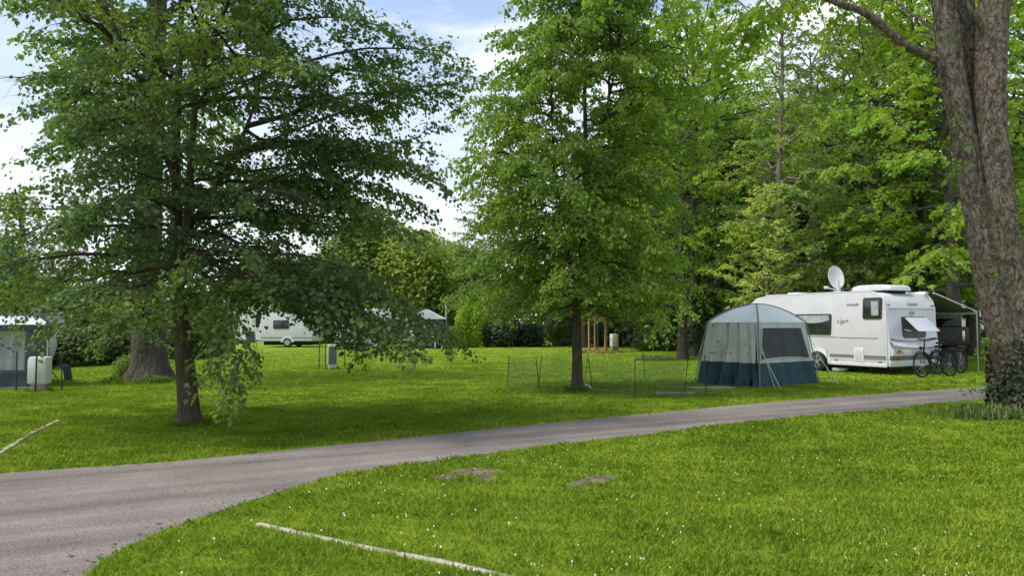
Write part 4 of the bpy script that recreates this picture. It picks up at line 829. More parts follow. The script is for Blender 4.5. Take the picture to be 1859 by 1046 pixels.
# ------------------------------------------------ the caravan: local X to the rear, Y across towards the rolled-out awning
CA = Vector((11.55, 22.8, 0)); ANG = math.atan2(-0.89, 0.453)
cv = empty('caravan', CA, ANG, label='large white touring caravan with satellite dish mast, roof air conditioner and rolled-out awning', cat='caravan')
Wd = 2.42; prof = [(0.0, .27), (0.03, .60), (.10, .72), (.10, .90), (.02, 1.08), (-.03, 1.9), (-.045, 2.1), (-.10, 2.3), (-.20, 2.45), (-.36, 2.55), (-.55, 2.59), (-4.9, 2.60), (-5.35, 2.52), (-5.7, 2.3), (-5.95, 1.9), (-6.1, 1.2), (-6.1, .5), (-5.9, .27)]
sp = [(q[0], q[1]) for q in prof]
side_prof = [(-.05, .27), (-.05, 2.02), (-.12, 2.30), (-.24, 2.47), (-.42, 2.575), (-.60, 2.61), (-4.9, 2.62), (-5.36, 2.54), (-5.72, 2.31), (-5.97, 1.9), (-6.12, 1.2), (-6.12, .5), (-5.92, .27)]
body = MB(); body.prism(sp, lambda u, v, w_: (u, w_, v), .03, Wd - .03, bev=.02).build('body', K['white'], cv, angle=30)
for y0, y1 in ((0, .05), (Wd - .05, Wd)):
    MB().prism(side_prof, lambda u, v, w_: (u, w_, v), y0, y1, bev=.012).build('side_panel', K['white'], cv, angle=30)
tr_ = MB(); tr_.tube([(-.045, .012, z) for z in (.27, 2.02)] + [(-.11, .012, 2.31), (-.23, .012, 2.485), (-.42, .012, 2.59), (-.60, .012, 2.625), (-2, .012, 2.633), (-4.9, .012, 2.635)], .018, 6); tr_.tube([(-.045, Wd - .012, z) for z in (.27, 2.02)] + [(-.11, Wd - .012, 2.31), (-.23, Wd - .012, 2.485), (-.42, Wd - .012, 2.59), (-.60, Wd - .012, 2.625), (-4.9, Wd - .012, 2.635)], .018, 6)
tr_.build('edge_trim', K['trim'], cv)
# side skirt rail, stripe, crease line
MB().box((-5.8, -.022, .25), (-.03, .0, .36), .01).build('skirt_rail', K['trim'], cv)
st = MB(); st.box((-2.15, -.006, .505), (-.06, .0, .60)); st.box((-.9, -.006, .47), (-.06, .0, .485)); st.build('stripe', K['grey'], cv)
st = MB(); st.box((-1.75, -.008, 1.135), (-.32, .0, 1.155)); st.box((-3.4, -.008, 1.15), (-1.8, .0, 1.166)); st.build('crease_line', K['grey'], cv)
# kitchen window on the side
def side_window(x0, x1, z0, z1, name='window', blind=None, skew=0.0):
    cx, cz = (x0 + x1) / 2, (z0 + z1) / 2; w_, h_ = x1 - x0, z1 - z0
    f = MB().prism(rrect(w_, h_, .06, skew), lambda u, v, q: (cx + u, -q, cz + v), .0, .03, bev=.006).build(name, K['frame'], cv, angle=30)
    MB().prism(rrect(w_ - .09, h_ - .09, .045, skew), lambda u, v, q: (cx + u, -q, cz + v), .031, .036, bev=.004).build('pane', K['dark'], f, angle=30)
    if blind:
        bx0, bx1, bz0, bz1 = blind
        MB().grid(lambda u, v: (bx0 + (bx1 - bx0) * u, -.0385 + .0012 * math.sin(u * 38), bz0 + (bz1 - bz0) * v), 40, 2).build('blind', K['blind'], f)
    return f
side_window(-3.55, -2.05, 1.23, 1.93, skew=.06)
hw = MB(); hw.grid(lambda u, v: (-3.45 + 1.33 * u, -.039, 1.62 + .26 * v + .10 * (1 - v) * (2 * u - 1) ** 2), 16, 4); hw.build('window_blind', K['blind'], cv)
side_window(-.83, -.16, 1.75, 2.42, blind=(-.52, -.27, 1.86, 2.31), skew=.06)
text('Dethleffs', 'side_lettering', .125, K['letter'], cv, (-1.22, -.003, 2.21), (1, 0, 0), (0, -1, 0), shear=.2)
text("c'go+", 'model_lettering', .21, K['letter'], cv, (-1.60, -.003, 1.68), (1, 0, 0), (0, -1, 0), shear=.1)
# service flap, vents
fl = MB().prism(rrect(.36, .46, .05), lambda u, v, q: (-1.02 + u, -q, .60 + v), .0, .022, bev=.008).build('service_flap', K['trim'], cv, angle=30)
MB().prism(rrect(.22, .31, .03), lambda u, v, q: (-1.02 + u, -q, .60 + v), .023, .028, bev=.004).build('flap_inset', K['white'], fl, angle=30)
for x in (-.33, -1.95): MB().box((x, -.012, .385), (x + .13, -.0, .43), .005).build('marker_lamp', K['grey'], cv)
# wheel and arch
ar = MB(); ar.prism([(-2.62 + .52 * math.cos(rad(a)), .28 + .50 * math.sin(rad(a))) for a in range(0, 181, 12)], lambda u, v, q: (u, -q, v), .0, .035, bev=.012).build('wheel_arch', K['trim'], cv, angle=30)
ar = MB(); ar.prism([(-2.62 + .43 * math.cos(rad(a)), .25 + .42 * math.sin(rad(a))) for a in range(0, 181, 12)], lambda u, v, q: (u, -q, v), .036, .040).build('arch_painted_shade', K['black'], cv, angle=30)  # black plate stands in for the shade inside the wheel arch
for yy in (-.02, Wd - .18):
    wh = MB().lathe((-2.62, yy - .03, .33), (0, 1, 0), [(.20, 0), (.29, -.005), (.325, .02), (.33, .1), (.325, .18), (.29, .205), (.2, .2)], 30).build('wheel', K['rubber'], cv)
    rm = MB(); rm.lathe((-2.62, yy - .04, .33), (0, 1, 0), [(.03, -.01), (.06, -.005), (.07, .01), (.18, .02), (.205, .0), (.21, .03)], 24)
    for k_ in range(5):
        a = k_ * 1.2566; rm.box((-.025, -.012, .03), (.025, .02, .19), .008, mtx=Matrix.Translation((-2.62, yy - .045, .33)) @ Matrix.Rotation(a, 4, 'Y'))
    rm.build('rim', K['chrome'], wh)
ch = MB(); ch.box((-5.7, .35, .17), (-.25, .45, .262)); ch.box((-5.7, Wd - .45, .17), (-.25, Wd - .35, .262)); ch.box((-2.68, .1, .27), (-2.56, Wd - .1, .38)); ch.box((-.5, .3, .10), (-.42, Wd - .3, .165)); ch.build('chassis', K['black'], cv)
for y in (.32, Wd - .4):
    MB().tube([(-.55, y, .25), (-.3, y, .02)], .025, 6).box((-.36, y - .08, 0), (-.2, y + .08, .02)).build('corner_steady', K['black'], cv)
# rear: window with frame, raised pane, lamps, plate, ledges
def rear(x, y, z): return (x, y, z)
f = MB().prism(rrect(1.15, .72, .05), lambda u, v, q: (-.015 + q - .02 * (v > 0), 1.27 + u, 1.46 + v), -.02, .03, bev=.006).build('rear_window', K['frame'], cv, angle=30)
MB().prism(rrect(1.06, .63, .04), lambda u, v, q: (-.015 + q - .02 * (v > 0), 1.27 + u, 1.46 + v), .031, .034).build('window_opening', mat('window_inside', (.11, .11, .135), .5, (.07, .07, .09), 3), f, angle=30)
pn = MB(); pa = rad(47)
pn.prism(rrect(1.06, .62, .04), lambda u, v, q: (.045 + (.33 - v) * math.sin(pa) + q * math.cos(pa), 1.27 + u, 1.80 - (.33 - v) * math.cos(pa) + q * math.sin(pa)), 0, .012, bev=.003).build('raised_pane', K['pane'], f, angle=30)
for y in (.76, 1.78): MB().tube([(.02, y, 1.42), (.26, y, 1.37)], .008, 6).build('stay', K['chrome'], f)
MB().box((-.02, .05, 2.06), (.008, Wd - .05, 2.12), .01).build('rear_ledge', K['trim'], cv)
text('Dethleffs', 'rear_lettering', .13, K['letter'], cv, (-.030, 1.28, 2.215), (0, 1, 0), (1, 0, .25), shear=.2)
text("c'go", 'rear_model_lettering', .16, K['letter'], cv, (.008, 1.2, 1.955), (0, 1, 0), (1, 0, 0), shear=.1)
for y in (.14, Wd - .14): MB().box((-.05, y - .05, 2.16), (-.02, y + .05, 2.2), .005).build('top_marker', K['letter'], cv)
# curved bumper shelf: swells out and dips in the middle
def shelf(u, v):
    y = .03 + (Wd - .06) * u; dip = .10 * (1 - (2 * u - 1) ** 2); a = v * math.pi
    return (.02 + .14 * math.sin(a) ** .8 + .04 * (1 - (2 * u - 1) ** 2) * math.sin(a), y, 1.02 - dip - .17 * (1 - math.cos(a)) * .5 + .02)
MB().grid(shelf, 28, 12).build('bumper_shelf', K['trim'], cv)
MB().grid(lambda u, v: (.035 + .012 * v, .1 + (Wd - .2) * u, 1.10 - .09 * (1 - (2 * u - 1) ** 2) + .045 * v), 24, 2).build('shelf_line', K['grey'], cv)
MB().prism([(.0, .0), (.13, 0), (.15, .05), (.13, .20), (.08, .26), (.0, .26)], lambda u, v, q: (u, q, .60 + v), .04, Wd - .04, bev=.01).build('rear_bumper', K['trim'], cv)
MB().box((.0, .03, .27), (.06, Wd - .03, .47), .02).build('lower_skirt', K['trim'], cv)
MB().box((.0, .05, .475), (.075, Wd - .05, .595), .01).build('rear_stripe', K['grey'], cv)
for y in (.36, Wd - .36):
    lampb = MB().prism([(-.20, -.05), (.20, -.085), (.17, .05), (-.21, .08)], lambda u, v, q: (q, y + u * (1 if y < 1 else -1), .75 + v), .12, .165, bev=.01).build('tail_lamp', mat('lamp_clear', (.62, .60, .60), .2, spec=.8), cv, angle=30)
    for dx in (-.10, .0):
        MB().prism([(-.05, -.045), (.02, -.055), (.04, .045), (-.03, .055)], lambda u, v, q: (q, y + (u + dx) * (1 if y < 1 else -1), .75 + v), .166, .172, bev=.002).build('red_lens', K['red'], lampb, angle=30)
    MB().prism([(-.075, -.05), (.075, -.05), (0, .055)], lambda u, v, q: (q, y + .02 + u, .535 + v), .076, .084, bev=.003).build('triangle_reflector', K['red'], cv, angle=30)
pl_ = MB().box((.152, .93, .655), (.162, 1.45, .77), .006).build('number_plate', K['plate'], cv)
# roof things
MB().box((-3.4, .12, 2.60), (-1.75, Wd - .5, 2.66), .02).build('roof_plate', K['trim'], cv)
ac = MB(); ac.prism([(-.85, 0), (.85, 0), (.82, .12), (.70, .19), (.3, .215), (-.5, .215), (-.75, .16)], lambda u, v, q: (-.98 + u * .88, q, 2.66 + v * .92), .55, 1.55, bev=.05).build('air_conditioner', K['trim'], cv, angle=35)
MB().box((-1.55, .62, 2.58), (-.40, 1.50, 2.675), .02).build('unit_base', K['black'], cv)
for x0, y0 in ((-2.0, 1.5), (-4.3, .9)): MB().box((x0 - .25, y0 - .2, 2.655), (x0 + .25, y0 + .3, 2.735), .04, 3).build('roof_vent', K['trim'], cv)
MB().tube([(-3.9, Wd + .0, 2.58), (-.30, Wd + .0, 2.58)], .075, 12).build('awning_case', K['trim'], cv)
# satellite dish
ds = MB(); dc = Vector((-2.62, .95, 3.20)); nd = Vector((.93, -.30, .22)).normalized(); ux = Vector((0, 0, 1)).cross(nd).normalized(); uy = nd.cross(ux)
def dish(u, v):
    r = u; a = v * 2 * math.pi; return dc + ux * (.29 * r * math.cos(a)) + uy * (.415 * r * math.sin(a)) + nd * (.085 * r * r - .05)
bmd = ds.grid(dish, 8, 36); bmesh.ops.remove_doubles(ds.bm, verts=ds.bm.verts[:], dist=.0005)
bmesh.ops.solidify(ds.bm, geom=ds.bm.faces[:], thickness=.015)
D_ = ds.build('satellite_dish', K['dishm'], cv)
MB().tube([(-2.6, .95, 2.66), (-2.6, .95, 2.74)], [.10, .08], 14).prism([(-.075, 0), (.075, 0), (.03, .46), (-.03, .46)], lambda u, v, q: (-2.46 + q - v * .10, .90 + u, 2.68 + v), -.02, .03, bev=.01).build('dish_mast', K['dishm'], D_)
MB().tube([(-2.5, .95, 2.75), (-2.5, .35, 2.82)], .018, 6).box((-2.57, .28, 2.79), (-2.43, .40, 2.88), .02).build('receiver_arm', K['dishm'], D_)
# rolled-out awning
ax0, ax1 = -3.85, -.10; yo = 4.72; zi, zo = 2.60, 1.98
MB().grid(lambda u, v: (ax0 + (ax1 - ax0) * u, Wd + .03 + (yo - Wd - .03) * v, zi + (zo - zi) * v - .05 * math.sin(v * math.pi)), 16, 12).build('awning_canopy', K['canopy'], cv)
va = MB(); va.box((ax0, yo - .03, zo - .06), (ax1, yo + .05, zo + .05), .02); va.build('front_bar', K['trim'], cv)
ra = MB(); ra.tube([(ax1 + .02, Wd, zi), (ax1 + .02, yo, zo + .03)], .022, 8); ra.tube([(ax0 - .02, Wd, zi), (ax0 - .02, yo, zo + .03)], .022, 8); ra.tube([(-2.1, Wd, zi - .1), (-2.1, yo, zo - .03)], .018, 8); ra.build('rafter', K['trim'], cv)
for x in (ax1, ax0): MB().tube([(x, yo, zo), (x, yo, 1.1)], .021, 8).tube([(x, yo, 1.12), (x, yo, .0)], .016, 8).box((x - .05, yo - .04, 0), (x + .05, yo + .04, .012)).build('awning_pole', K['cream'], cv)
# ------------------------------------------------ things by the caravan
def loc2(x, y, z=0.0):
    c, s_ = math.cos(ANG), math.sin(ANG); return Vector((CA.x + x * c - y * s_, CA.y + x * s_ + y * c, z))
bx = empty('storage_box', loc2(-.75, 3.95), ANG, label='glossy black box with domed lid and rounded underside beneath the awning', cat='box')
MB().box((-.35, -.92, .86), (.35, .86, 1.50), .04, 3).build('body', K['black'], bx)
MB().prism([(-.62, 0), (.55, 0), (.34, .17), (.1, .27), (-.1, .27), (-.34, .20)], lambda u, v, q: (q, u, 1.50 + v), -.3, .3, bev=.05).build('domed_lid', K['black'], bx)
MB().lathe((0, .1, .86), (0, 0, -1), [(.34, 0), (.31, .06), (.2, .12), (.05, .14)], 20).build('underside', K['black'], bx)
MB().box((.351, .42, 1.03), (.365, .56, 1.36), .03).build('lamp_panel', K['chrome'], bx)
for x, y in ((-.28, -.8), (.28, -.8), (-.28, .8), (.28, .8)): MB().tube([(x, y, .88), (x, y * .97, 0)], .009, 6).build('leg', K['black'], bx)
# bicycles, made once
def bicycle(loc, rz, label, lean=0.06):
    t = empty('bicycle', loc, rz, label=label, cat='bicycle', group='bicycles leaning by the caravan rear'); t.rotation_euler = (lean, 0, rz); t.scale = (1.1, 1.1, 1.1)
    wb = .56; R_ = .345
    for x in (-wb, wb):
        w_ = MB().ring((x, 0, R_), (0, 1, 0), R_ - .02, .021, 44, 7).build('wheel', K['rubber'], t)
        MB().ring((x, 0, R_), (0, 1, 0), R_ - .045, .012, 44, 5).build('rim', K['black'], w_)
        sp_ = MB()
        for k_ in range(22):
            a = k_ * 2 * math.pi / 22; sp_.tube([(x, .02 * (-1) ** k_, R_), (x + (R_ - .045) * math.cos(a), 0, R_ + (R_ - .045) * math.sin(a))], .0022, 3, cap=False)
        sp_.tube([(x, -.05, R_), (x, .05, R_)], .03, 10); sp_.build('spokes', K['chrome'], w_)
    fr = MB(); bb = (-.04, 0, .30); hd = (.42, 0, .80); st_ = (-.20, 0, .78)
    fr.tube([bb, (-.12, 0, .55), st_], .018); fr.tube([(hd[0] + .03, 0, .62), (.18, 0, .42), bb], .026); fr.tube([(-.10, 0, .48), (.2, 0, .56), (.44, 0, .70)], .018)
    for s_ in (-.045, .045): fr.tube([(-wb, s_, R_), (-.05, s_ * .6, .30)], .011, 6); fr.tube([(-wb, s_, R_), (-.17, s_ * .4, .70)], .009, 6)
    fr.build('frame', K['black'], t)
    fk = MB()
    for s_ in (-.045, .045): fk.tube([(wb, s_, R_), (.50, s_, .60), (.455, s_ * .4, .66)], .012, 6)
    fk.tube([(.46, 0, .62), (.385, 0, .93), (.365, 0, 1.02)], .018); fk.build('fork', K['black'], t)
    hb = MB(); hb.tube([(.20, -.29, 1.04), (.31, -.24, 1.06), (.37, -.1, 1.03), (.37, .1, 1.03), (.31, .24, 1.06), (.20, .29, 1.04)], .012)
    H_ = hb.build('handlebar', K['black'], t); [MB().tube([(.19, q, 1.04), (.08, q, 1.03)], .017).build('grip', K['rubber'], H_) for q in (-.29, .29)]
    MB().tube([(.44, 0, .80), (.50, 0, .80), (.56, 0, .80)], [.01, .035, .045], 12).build('head_lamp', K['black'], t)
    sd = MB(); sd.prism([(-.38, -.085), (-.36, .085), (-.24, .07), (-.10, .02), (-.10, -.02), (-.24, -.07)], lambda u, v, q: (u, v, .93 + q), -.03, .03, bev=.02); sd.tube([st_, (-.25, 0, .91)], .013); sd.build('saddle', K['black'], t)
    rk = MB()
    for s_ in (-.06, .06): rk.tube([(-.30, s_, .72), (-.86, s_, .74)], .007, 5); rk.tube([(-wb, s_, R_), (-.66, s_, .73)], .006, 5)
    rk.tube([(-.86, -.06, .74), (-.86, .06, .74)], .007, 5); rk.box((-.82, -.055, .745), (-.40, .055, .80), .01); rk.build('luggage_rack', K['black'], t)
    for cx, a0, a1 in ((-wb, 20, 190), (wb, 30, 170)): MB().tube([(cx + (R_ + .03) * math.cos(rad(a)), 0, R_ + (R_ + .03) * math.sin(rad(a))) for a in range(a0, a1, 10)], .016, 5).build('mudguard', K['black'], t)
    cr_ = MB(); cr_.ring((-.04, -.05, .30), (0, 1, 0), .085, .008, 24, 5); cr_.tube([(-.04, -.07, .30), (.05, -.07, .16)], .01, 5); cr_.box((.0, -.17, .145), (.11, -.07, .165)); cr_.tube([(-.04, .07, .30), (-.13, .07, .44)], .01, 5); cr_.box((-.18, .07, .43), (-.07, .17, .45)); cr_.build('crank', K['black'], t)
    MB().box((-.34, .06, .35), (-.30, .08, .40)).tube([(-.35, .07, .33), (-.42, .2, .01)], .008, 5).build('kick_stand', K['black'], t)
    return t
g1 = G(1692, 680)
bicycle(Vector((12.66, 22.15, 0)), rad(205), 'black bicycle with upright handlebar standing nearest, across the caravan rear lamps')
bicycle(Vector((13.85, 23.5, 0)), rad(209), 'black bicycle standing half behind the other, its rear wheel clear of the caravan')
# white tub under the caravan
MB().lathe(loc2(-2.0, .30, 0), (0, 0, 1), [(.14, 0), (.24, .05), (.26, .12), (.25, .13), (.2, .10), (.05, .09)], 28).build('wash_tub', K['trim'], None, label='shallow white tub on the grass under the caravan floor', cat='tub')
# ------------------------------------------------ second caravan at far right
P2 = gp(1757, 50); c2 = empty('caravan', P2, 0, label='distant white caravan seen between awning pole and large maple', cat='caravan')
pr = [(-2.9, .45), (-2.95, 1.2), (-2.7, 2.0), (-2.3, 2.6), (2.6, 2.65), (2.8, 1.5), (2.7, .45)]
MB().prism(pr, lambda u, v, q: (u + .6, q, v), 0, 2.2, bev=.05).build('body', K['white'], c2, angle=30)
MB().box((-2.2, -.012, .5), (3.2, .0, .85)).build('skirt_band', mat('band_grey', (.3, .31, .32), .5), c2)
for x0, x1 in ((-.75, .35), (1.3, 2.1)):
    MB().prism(rrect(x1 - x0, .55, .1), lambda u, v, q: ((x0 + x1) / 2 + u, -q, 1.75 + v), 0, .03, bev=.01).build('window', K['dark'], c2, angle=30)
MB().box((.9, -.02, .5), (1.2, .0, 2.3), .02).build('door_edge', K['trim'], c2)
MB().box((.6, .6, 2.64), (1.6, 1.6, 2.85), .08, 3).build('roof_box', K['trim'], c2)
for x in (-.3, 1.9): MB().lathe((x, -.0, .33), (0, 1, 0), [(.2, 0), (.31, .0), (.33, .05), (.33, .2), (.2, .2)], 20).build('wheel', K['rubber'], c2)
MB().box((-1.5, .3, .1), (3.0, 1.9, .44)).build('underbody', K['black'], c2)
# white folding rack by its side
fr = MB()
for x in (-.35, .35): fr.tube([(x, 0, 0), (x, 0, 2.2)], .035, 6)
for z in (1.5, 1.75, 2.0, 2.18): fr.tube([(-.35, 0, z), (.35, 0, z)], .03, 6)
o = fr.build('ladder_rack', K['trim'], None, label='white upright rail rack standing left of the distant caravan', cat='rack'); o.location = gp(1737, 48)
# ------------------------------------------------ blue and sage pavilion tent
Mx, Lx, Rx = Vector((6.1, 18.3, 0)), Vector((4.93, 19.86, 0)), Vector((8.18, 19.86, 0)); Bx = Lx + Rx - Mx; TC = (Lx + Rx) / 2
tn = empty('tent', TC, label='sage green and navy pavilion tent with domed pale blue roof beside the caravan', cat='tent')
M_, L_, R__, B_ = [v - TC for v in (Mx, Lx, Rx, Bx)]; EZ = 1.63; AP = 2.10
def eave(v): return Vector((v.x * .80, v.y * .80, EZ))
def wall_pt(a, b, u, v, amp, ph, folds):
    # u along, v up 0..1 ; bottom flares out, cloth hangs in folds
    p0 = a.lerp(b, u); e = eave(a).lerp(eave(b), u); p = Vector((p0.x, p0.y, 0)).lerp(e, v)
    n = Vector(((b - a).y, -(b - a).x, 0)).normalized()
    if n.dot(p0) < 0: n = -n
    env = math.sin(math.pi * min(1, max(0, u))) ** .5
    f = amp * env * (math.sin(u * folds * 6.28 + ph + 1.4 * math.sin(v * 3 + u * 5)) + .5 * math.sin(u * folds * 13.7 + 2 * ph + v * 4)) * (1.15 - .85 * v)
    return p + n * f + Vector((0, 0, .01))
def wall(a, b, amp, ph, folds, name_):
    vb = .60 / EZ
    MB().grid(lambda u, v: wall_pt(a, b, u, vb + (1 - vb) * v, amp, ph, folds), 70, 16).build('upper_wall', K['sage'], tn)
    MB().grid(lambda u, v: wall_pt(a, b, u, vb * v, amp, ph, folds) + Vector((0, 0, -.012 * (v == 1))), 70, 10).build('lower_wall', K['navy'], tn)
wall(L_, M_, .085, .4, 4.6, 'l'); wall(M_, R__, .030, 1.1, 2.4, 'r'); wall(R__, B_, .015, 2, 2, 'b'); wall(B_, L_, .015, 3, 2, 'k')
def roof_pt(x, y):   # x,y in -1..1 over the eave square; pole arcs run up the diagonals
    m = max(abs(x), abs(y)); e = (eave(L_) * (1 - x) * (1 - y) + eave(B_) * (1 + x) * (1 - y) * 0 + Vector((0, 0, 0)))
    p = (eave(M_) * (1 + x) * (1 - y) + eave(L_) * (1 - x) * (1 - y) + eave(R__) * (1 + x) * (1 + y) + eave(B_) * (1 - x) * (1 + y)) / 4
    diag = 1 - abs(abs(x) - abs(y)) / max(m, .01)
    return Vector((p.x, p.y, EZ + (AP - EZ) * (1 - m ** 1.9) + .012 * diag - .018 * math.sin(m * 3.14) * (1 - diag)))
MB().grid(lambda u, v: roof_pt(2 * u - 1, 2 * v - 1), 32, 32).build('roof', K['pale'], tn)
pol = MB()
for a, b in (((-1, -1), (1, 1)), ((-1, 1), (1, -1))):
    pts = [roof_pt(a[0] + (b[0] - a[0]) * i / 24, a[1] + (b[1] - a[1]) * i / 24) + Vector((0, 0, .025)) for i in range(25)]; pol.tube(pts, .016, 6)
for v in (M_, L_, R__, B_): pol.tube([eave(v) * 1.02, Vector((v.x * 1.03, v.y * 1.03, 0))], .014, 6)
pol.build('pole_frame', mat('pole_grey', (.16, .18, .17), .5), tn)
# eave band, window gauze in the front wall
def onwall(a, b, u, v, off):
    n = Vector(((b - a).y, -(b - a).x, 0)).normalized(); n = n if n.dot(a + b) > 0 else -n
    return wall_pt(a, b, u, v, .030 if a is M_ else .085, 1.1 if a is M_ else .4, 2.4 if a is M_ else 4.6) + n * off
MB().grid(lambda u, v: onwall(M_, R__, .06 + .80 * u + .05 * (1 - v) * (2 * u - 1) , .42 + .49 * v + .03 * (1 - v) * math.sin(u * 3.1) , .02), 30, 10).build('window_gauze', K['gauze'], tn)
wf = MB(); fo = [(-.005, -.01), (1.005, -.01), (1.005, 1.01), (-.005, 1.01), (-.005, -.01)]
def wfp(u, v): return onwall(M_, R__, .06 + .80 * u + .05 * (1 - v) * (2 * u - 1), .42 + .49 * v + .03 * (1 - v) * math.sin(u * 3.1), .024)
for (a, b) in zip(fo[:-1], fo[1:]): wf.tube([wfp(a[0] + (b[0] - a[0]) * i / 10, a[1] + (b[1] - a[1]) * i / 10) for i in range(11)], .010, 4)
wf.build('window_seam', K['pale'], tn)
rgp = random.Random(3)
for i in range(17):
    u = .08 + .84 * rgp.random(); v = rgp.choice((.96, .70, .66, .62, .52)) ; p = onwall(L_, M_, u, v, .03); MB().box(p - Vector((.012, .012, .03)), p + Vector((.012, .012, .0)), .004).build('toggle', K['black'], tn)
MB().grid(lambda u, v: onwall(L_, M_, .955 + .03 * u * (1 - v), .25 + .68 * v, .02), 4, 14).build('door_gap', K['black'], tn)
def guy(v, z_, dx, dy, w_=.007): p = Vector((v.x, v.y, 0)).lerp(eave(v), z_ / EZ) * 1.02; MB().tube([Vector((p.x, p.y, z_)), Vector((v.x + dx, v.y + dy, 0.0))], w_, 4).build('guy_line', K['cream'], tn)
guy(M_, 1.05, .46, -.15, .010); guy(M_, 1.25, .34, -.10, .006); guy(R__, 1.0, .42, -.30, .010); guy(R__, 1.3, .36, -.2, .006); guy(L_, 1.2, -.25, -.15, .006)
# crate and slabs at its foot
cb = G(1374, 703); cr = empty('crate', cb, .3, label='small dark open crate with a white tag at the foot of the tent', cat='crate')
kb = MB(); kb.box((-.28, -.15, 0), (.28, .15, .03)); kb.box((-.28, -.15, .03), (-.25, .15, .20)); kb.box((.25, -.15, .03), (.28, .15, .20)); kb.box((-.25, -.15, .03), (.25, -.12, .20)); kb.box((-.25, .12, .03), (.25, .15, .20)); kb.build('body', K['black'], cr)
MB().tube([(-.29, -.16, .205), (.29, -.16, .205)], .012, 6).tube([(-.29, .16, .205), (.29, .16, .205)], .012, 6).build('rim', K['chrome'], cr)
MB().box((.17, -.165, .02), (.23, -.152, .17), .006).build('tag', K['trim'], cr)
for px, py, a, b, r, lab in ((1290, 706, .55, .22, .1, 'flat grey slab on the grass left of the tent, nearest the tent'), (1226, 716, .45, .16, -.1, 'flat pale slab on the grass between the two front net stakes')):
    p = G(px, py); MB().box((-a, -b, -.01), (a, b, .035), .012).build('ground_slab', K['conc'], None, label=lab, cat='slab').matrix_world = Matrix.Translation(p) @ Matrix.Rotation(r, 4, 'Z')
# ------------------------------------------------ net fence round the pitch
nf = empty('net_fence', G(1100, 705), label='low see-through green net fence on thin dark stakes around the tent pitch', cat='net fence'); NB = nf.location.copy()
seq = [(921, 703, 645, 924), (979, 708, 650, 973), (977, 705, 645, 984), (1075, 705, 652, 1069), (1152, 722, 654, 1153), (1242, 716, 652, 1249), (1282, 722, 645, 1279)]
stk = []
for i, (x, y, yt, xt) in enumerate(seq):
    b_ = G(x, y); top = P(xt, yt, b_.y) ; stk.append((b_, top))
    MB().tube([b_ - NB, top - NB], .010, 6).build('stake', K['stake'], nf)
for (x, y, yt, xt) in ((1062, 690, 644, 1068), (1171, 690, 638, 1167)):
    b_ = G(x, y); MB().tube([b_ - NB, P(xt, yt, b_.y) - NB], .010, 6).build('stake', K['stake'], nf)
wn = Wood()
order = [0, 1, 4, 6]; corners = [stk[0][0], stk[1][0], stk[4][0], stk[6][0]]; corners2 = [stk[0][0], G(1062, 690), G(1171, 690), stk[5][0]]
for cs in (corners, corners2):
    for a, b in zip(cs[:-1], cs[1:]):
        a2, b2_ = np.array(a - NB), np.array(b - NB); ln = np.linalg.norm(b2_ - a2); hgt = .78 if cs is corners else .72
        for k_ in range(20):
            z = np.array([0, 0, hgt * (k_ + .3) / 19.3]); wn.tube(np.array([a2 + z, (a2 + b2_) / 2 + z - [0, 0, .03], b2_ + z]), .0015, 3)
        nn_ = int(ln / .045)
        for k_ in range(nn_):
            u = (k_ + .5) / nn_; p = a2 + (b2_ - a2) * u; wn.tube(np.array([p + [0, 0, .02], p + [0, 0, hgt * .99]]), .0014, 3)
link('netting', wn.mesh('netting'), mat('net_green', (.10, .19, .12), .7), nf)
# white thing by the trunk of the centre tree
wo = MB(); o0 = G(1068, 708)
def v3(px, py, dy=0): return P(px, py, o0.y + dy) - o0
wo.tube([v3(1064, 700), v3(1068, 703), v3(1073, 707), v3(1078, 711)], [.045, .05, .038, .02], 12); wo.tube([v3(1065, 701), v3(1061, 697)], [.022, .010], 8); wo.tube([v3(1066, 701), v3(1066.5, 696)], [.022, .008], 8)
o = wo.build('lawn_ornament', K['trim'], None, label='small white object with two pointed ends leaning at the foot of the centre tree', cat='ornament'); o.location = o0
# ------------------------------------------------ supply pillars and marker stakes
def stake(px, py, pyt, pxt, lab, r=.018, m=K['stake'], grp='dark marker stakes on the lawn'):
    b_ = G(px, py); tp = P(pxt, pyt, b_.y) - b_; return MB().tube([(0, 0, -.05), tp], [r, r * .85], 8).build('marker_stake', m, None, loc=b_, label=lab, cat='stake', group=grp)
def pillar(px, py, w_, d_, h_, foot, rz, label, vent=False):
    t = empty('supply_pillar', G(px, py), rz, label=label, cat='supply pillar', group='electric supply pillars on the lawn')
    MB().box((-w_ / 2, -d_ / 2, foot), (w_ / 2, d_ / 2, h_), .03, 3).build('cabinet', K['boxw'], t)
    MB().box((-w_ * .40, -d_ * .42, 0), (w_ * .40, d_ * .42, foot), .008).build('foot', K['conc'] if not vent else K['boxw'], t)
    MB().box((-w_ * .5 - .006, -d_ / 2 - .012, foot + .035), (w_ * .42, -d_ / 2 - .001, h_ - .05), .008).build('door', K['boxw'] if not vent else K['boxg'], t)
    return t
p_ = pillar(72, 711, .40, .30, .82, .17, .12, 'cream supply pillar on a concrete foot beside the awning tent')
MB().box((.02, -.17, .735), (.10, -.163, .75)).build('badge', K['letter'], p_)
p_ = pillar(603, 671, .30, .34, .86, .16, .35, 'white supply pillar with dark slatted front on the open lawn', vent=True)
sl = MB()
for k_ in range(8): sl.box((-.10, -.195, .30 + k_ * .065), (.10, -.183, .325 + k_ * .065))
sl.build('slat', K['grey'], p_)
p_ = pillar(1115, 636, .42, .38, .98, .20, .3, 'white supply pillar beside the staked sapling'); MB().tube([(-.24, -.05, .68), (-.30, -.05, .66)], .035, 10).box((-.10, -.20, .02), (.12, -.185, .19)).build('socket', K['boxg'], p_)
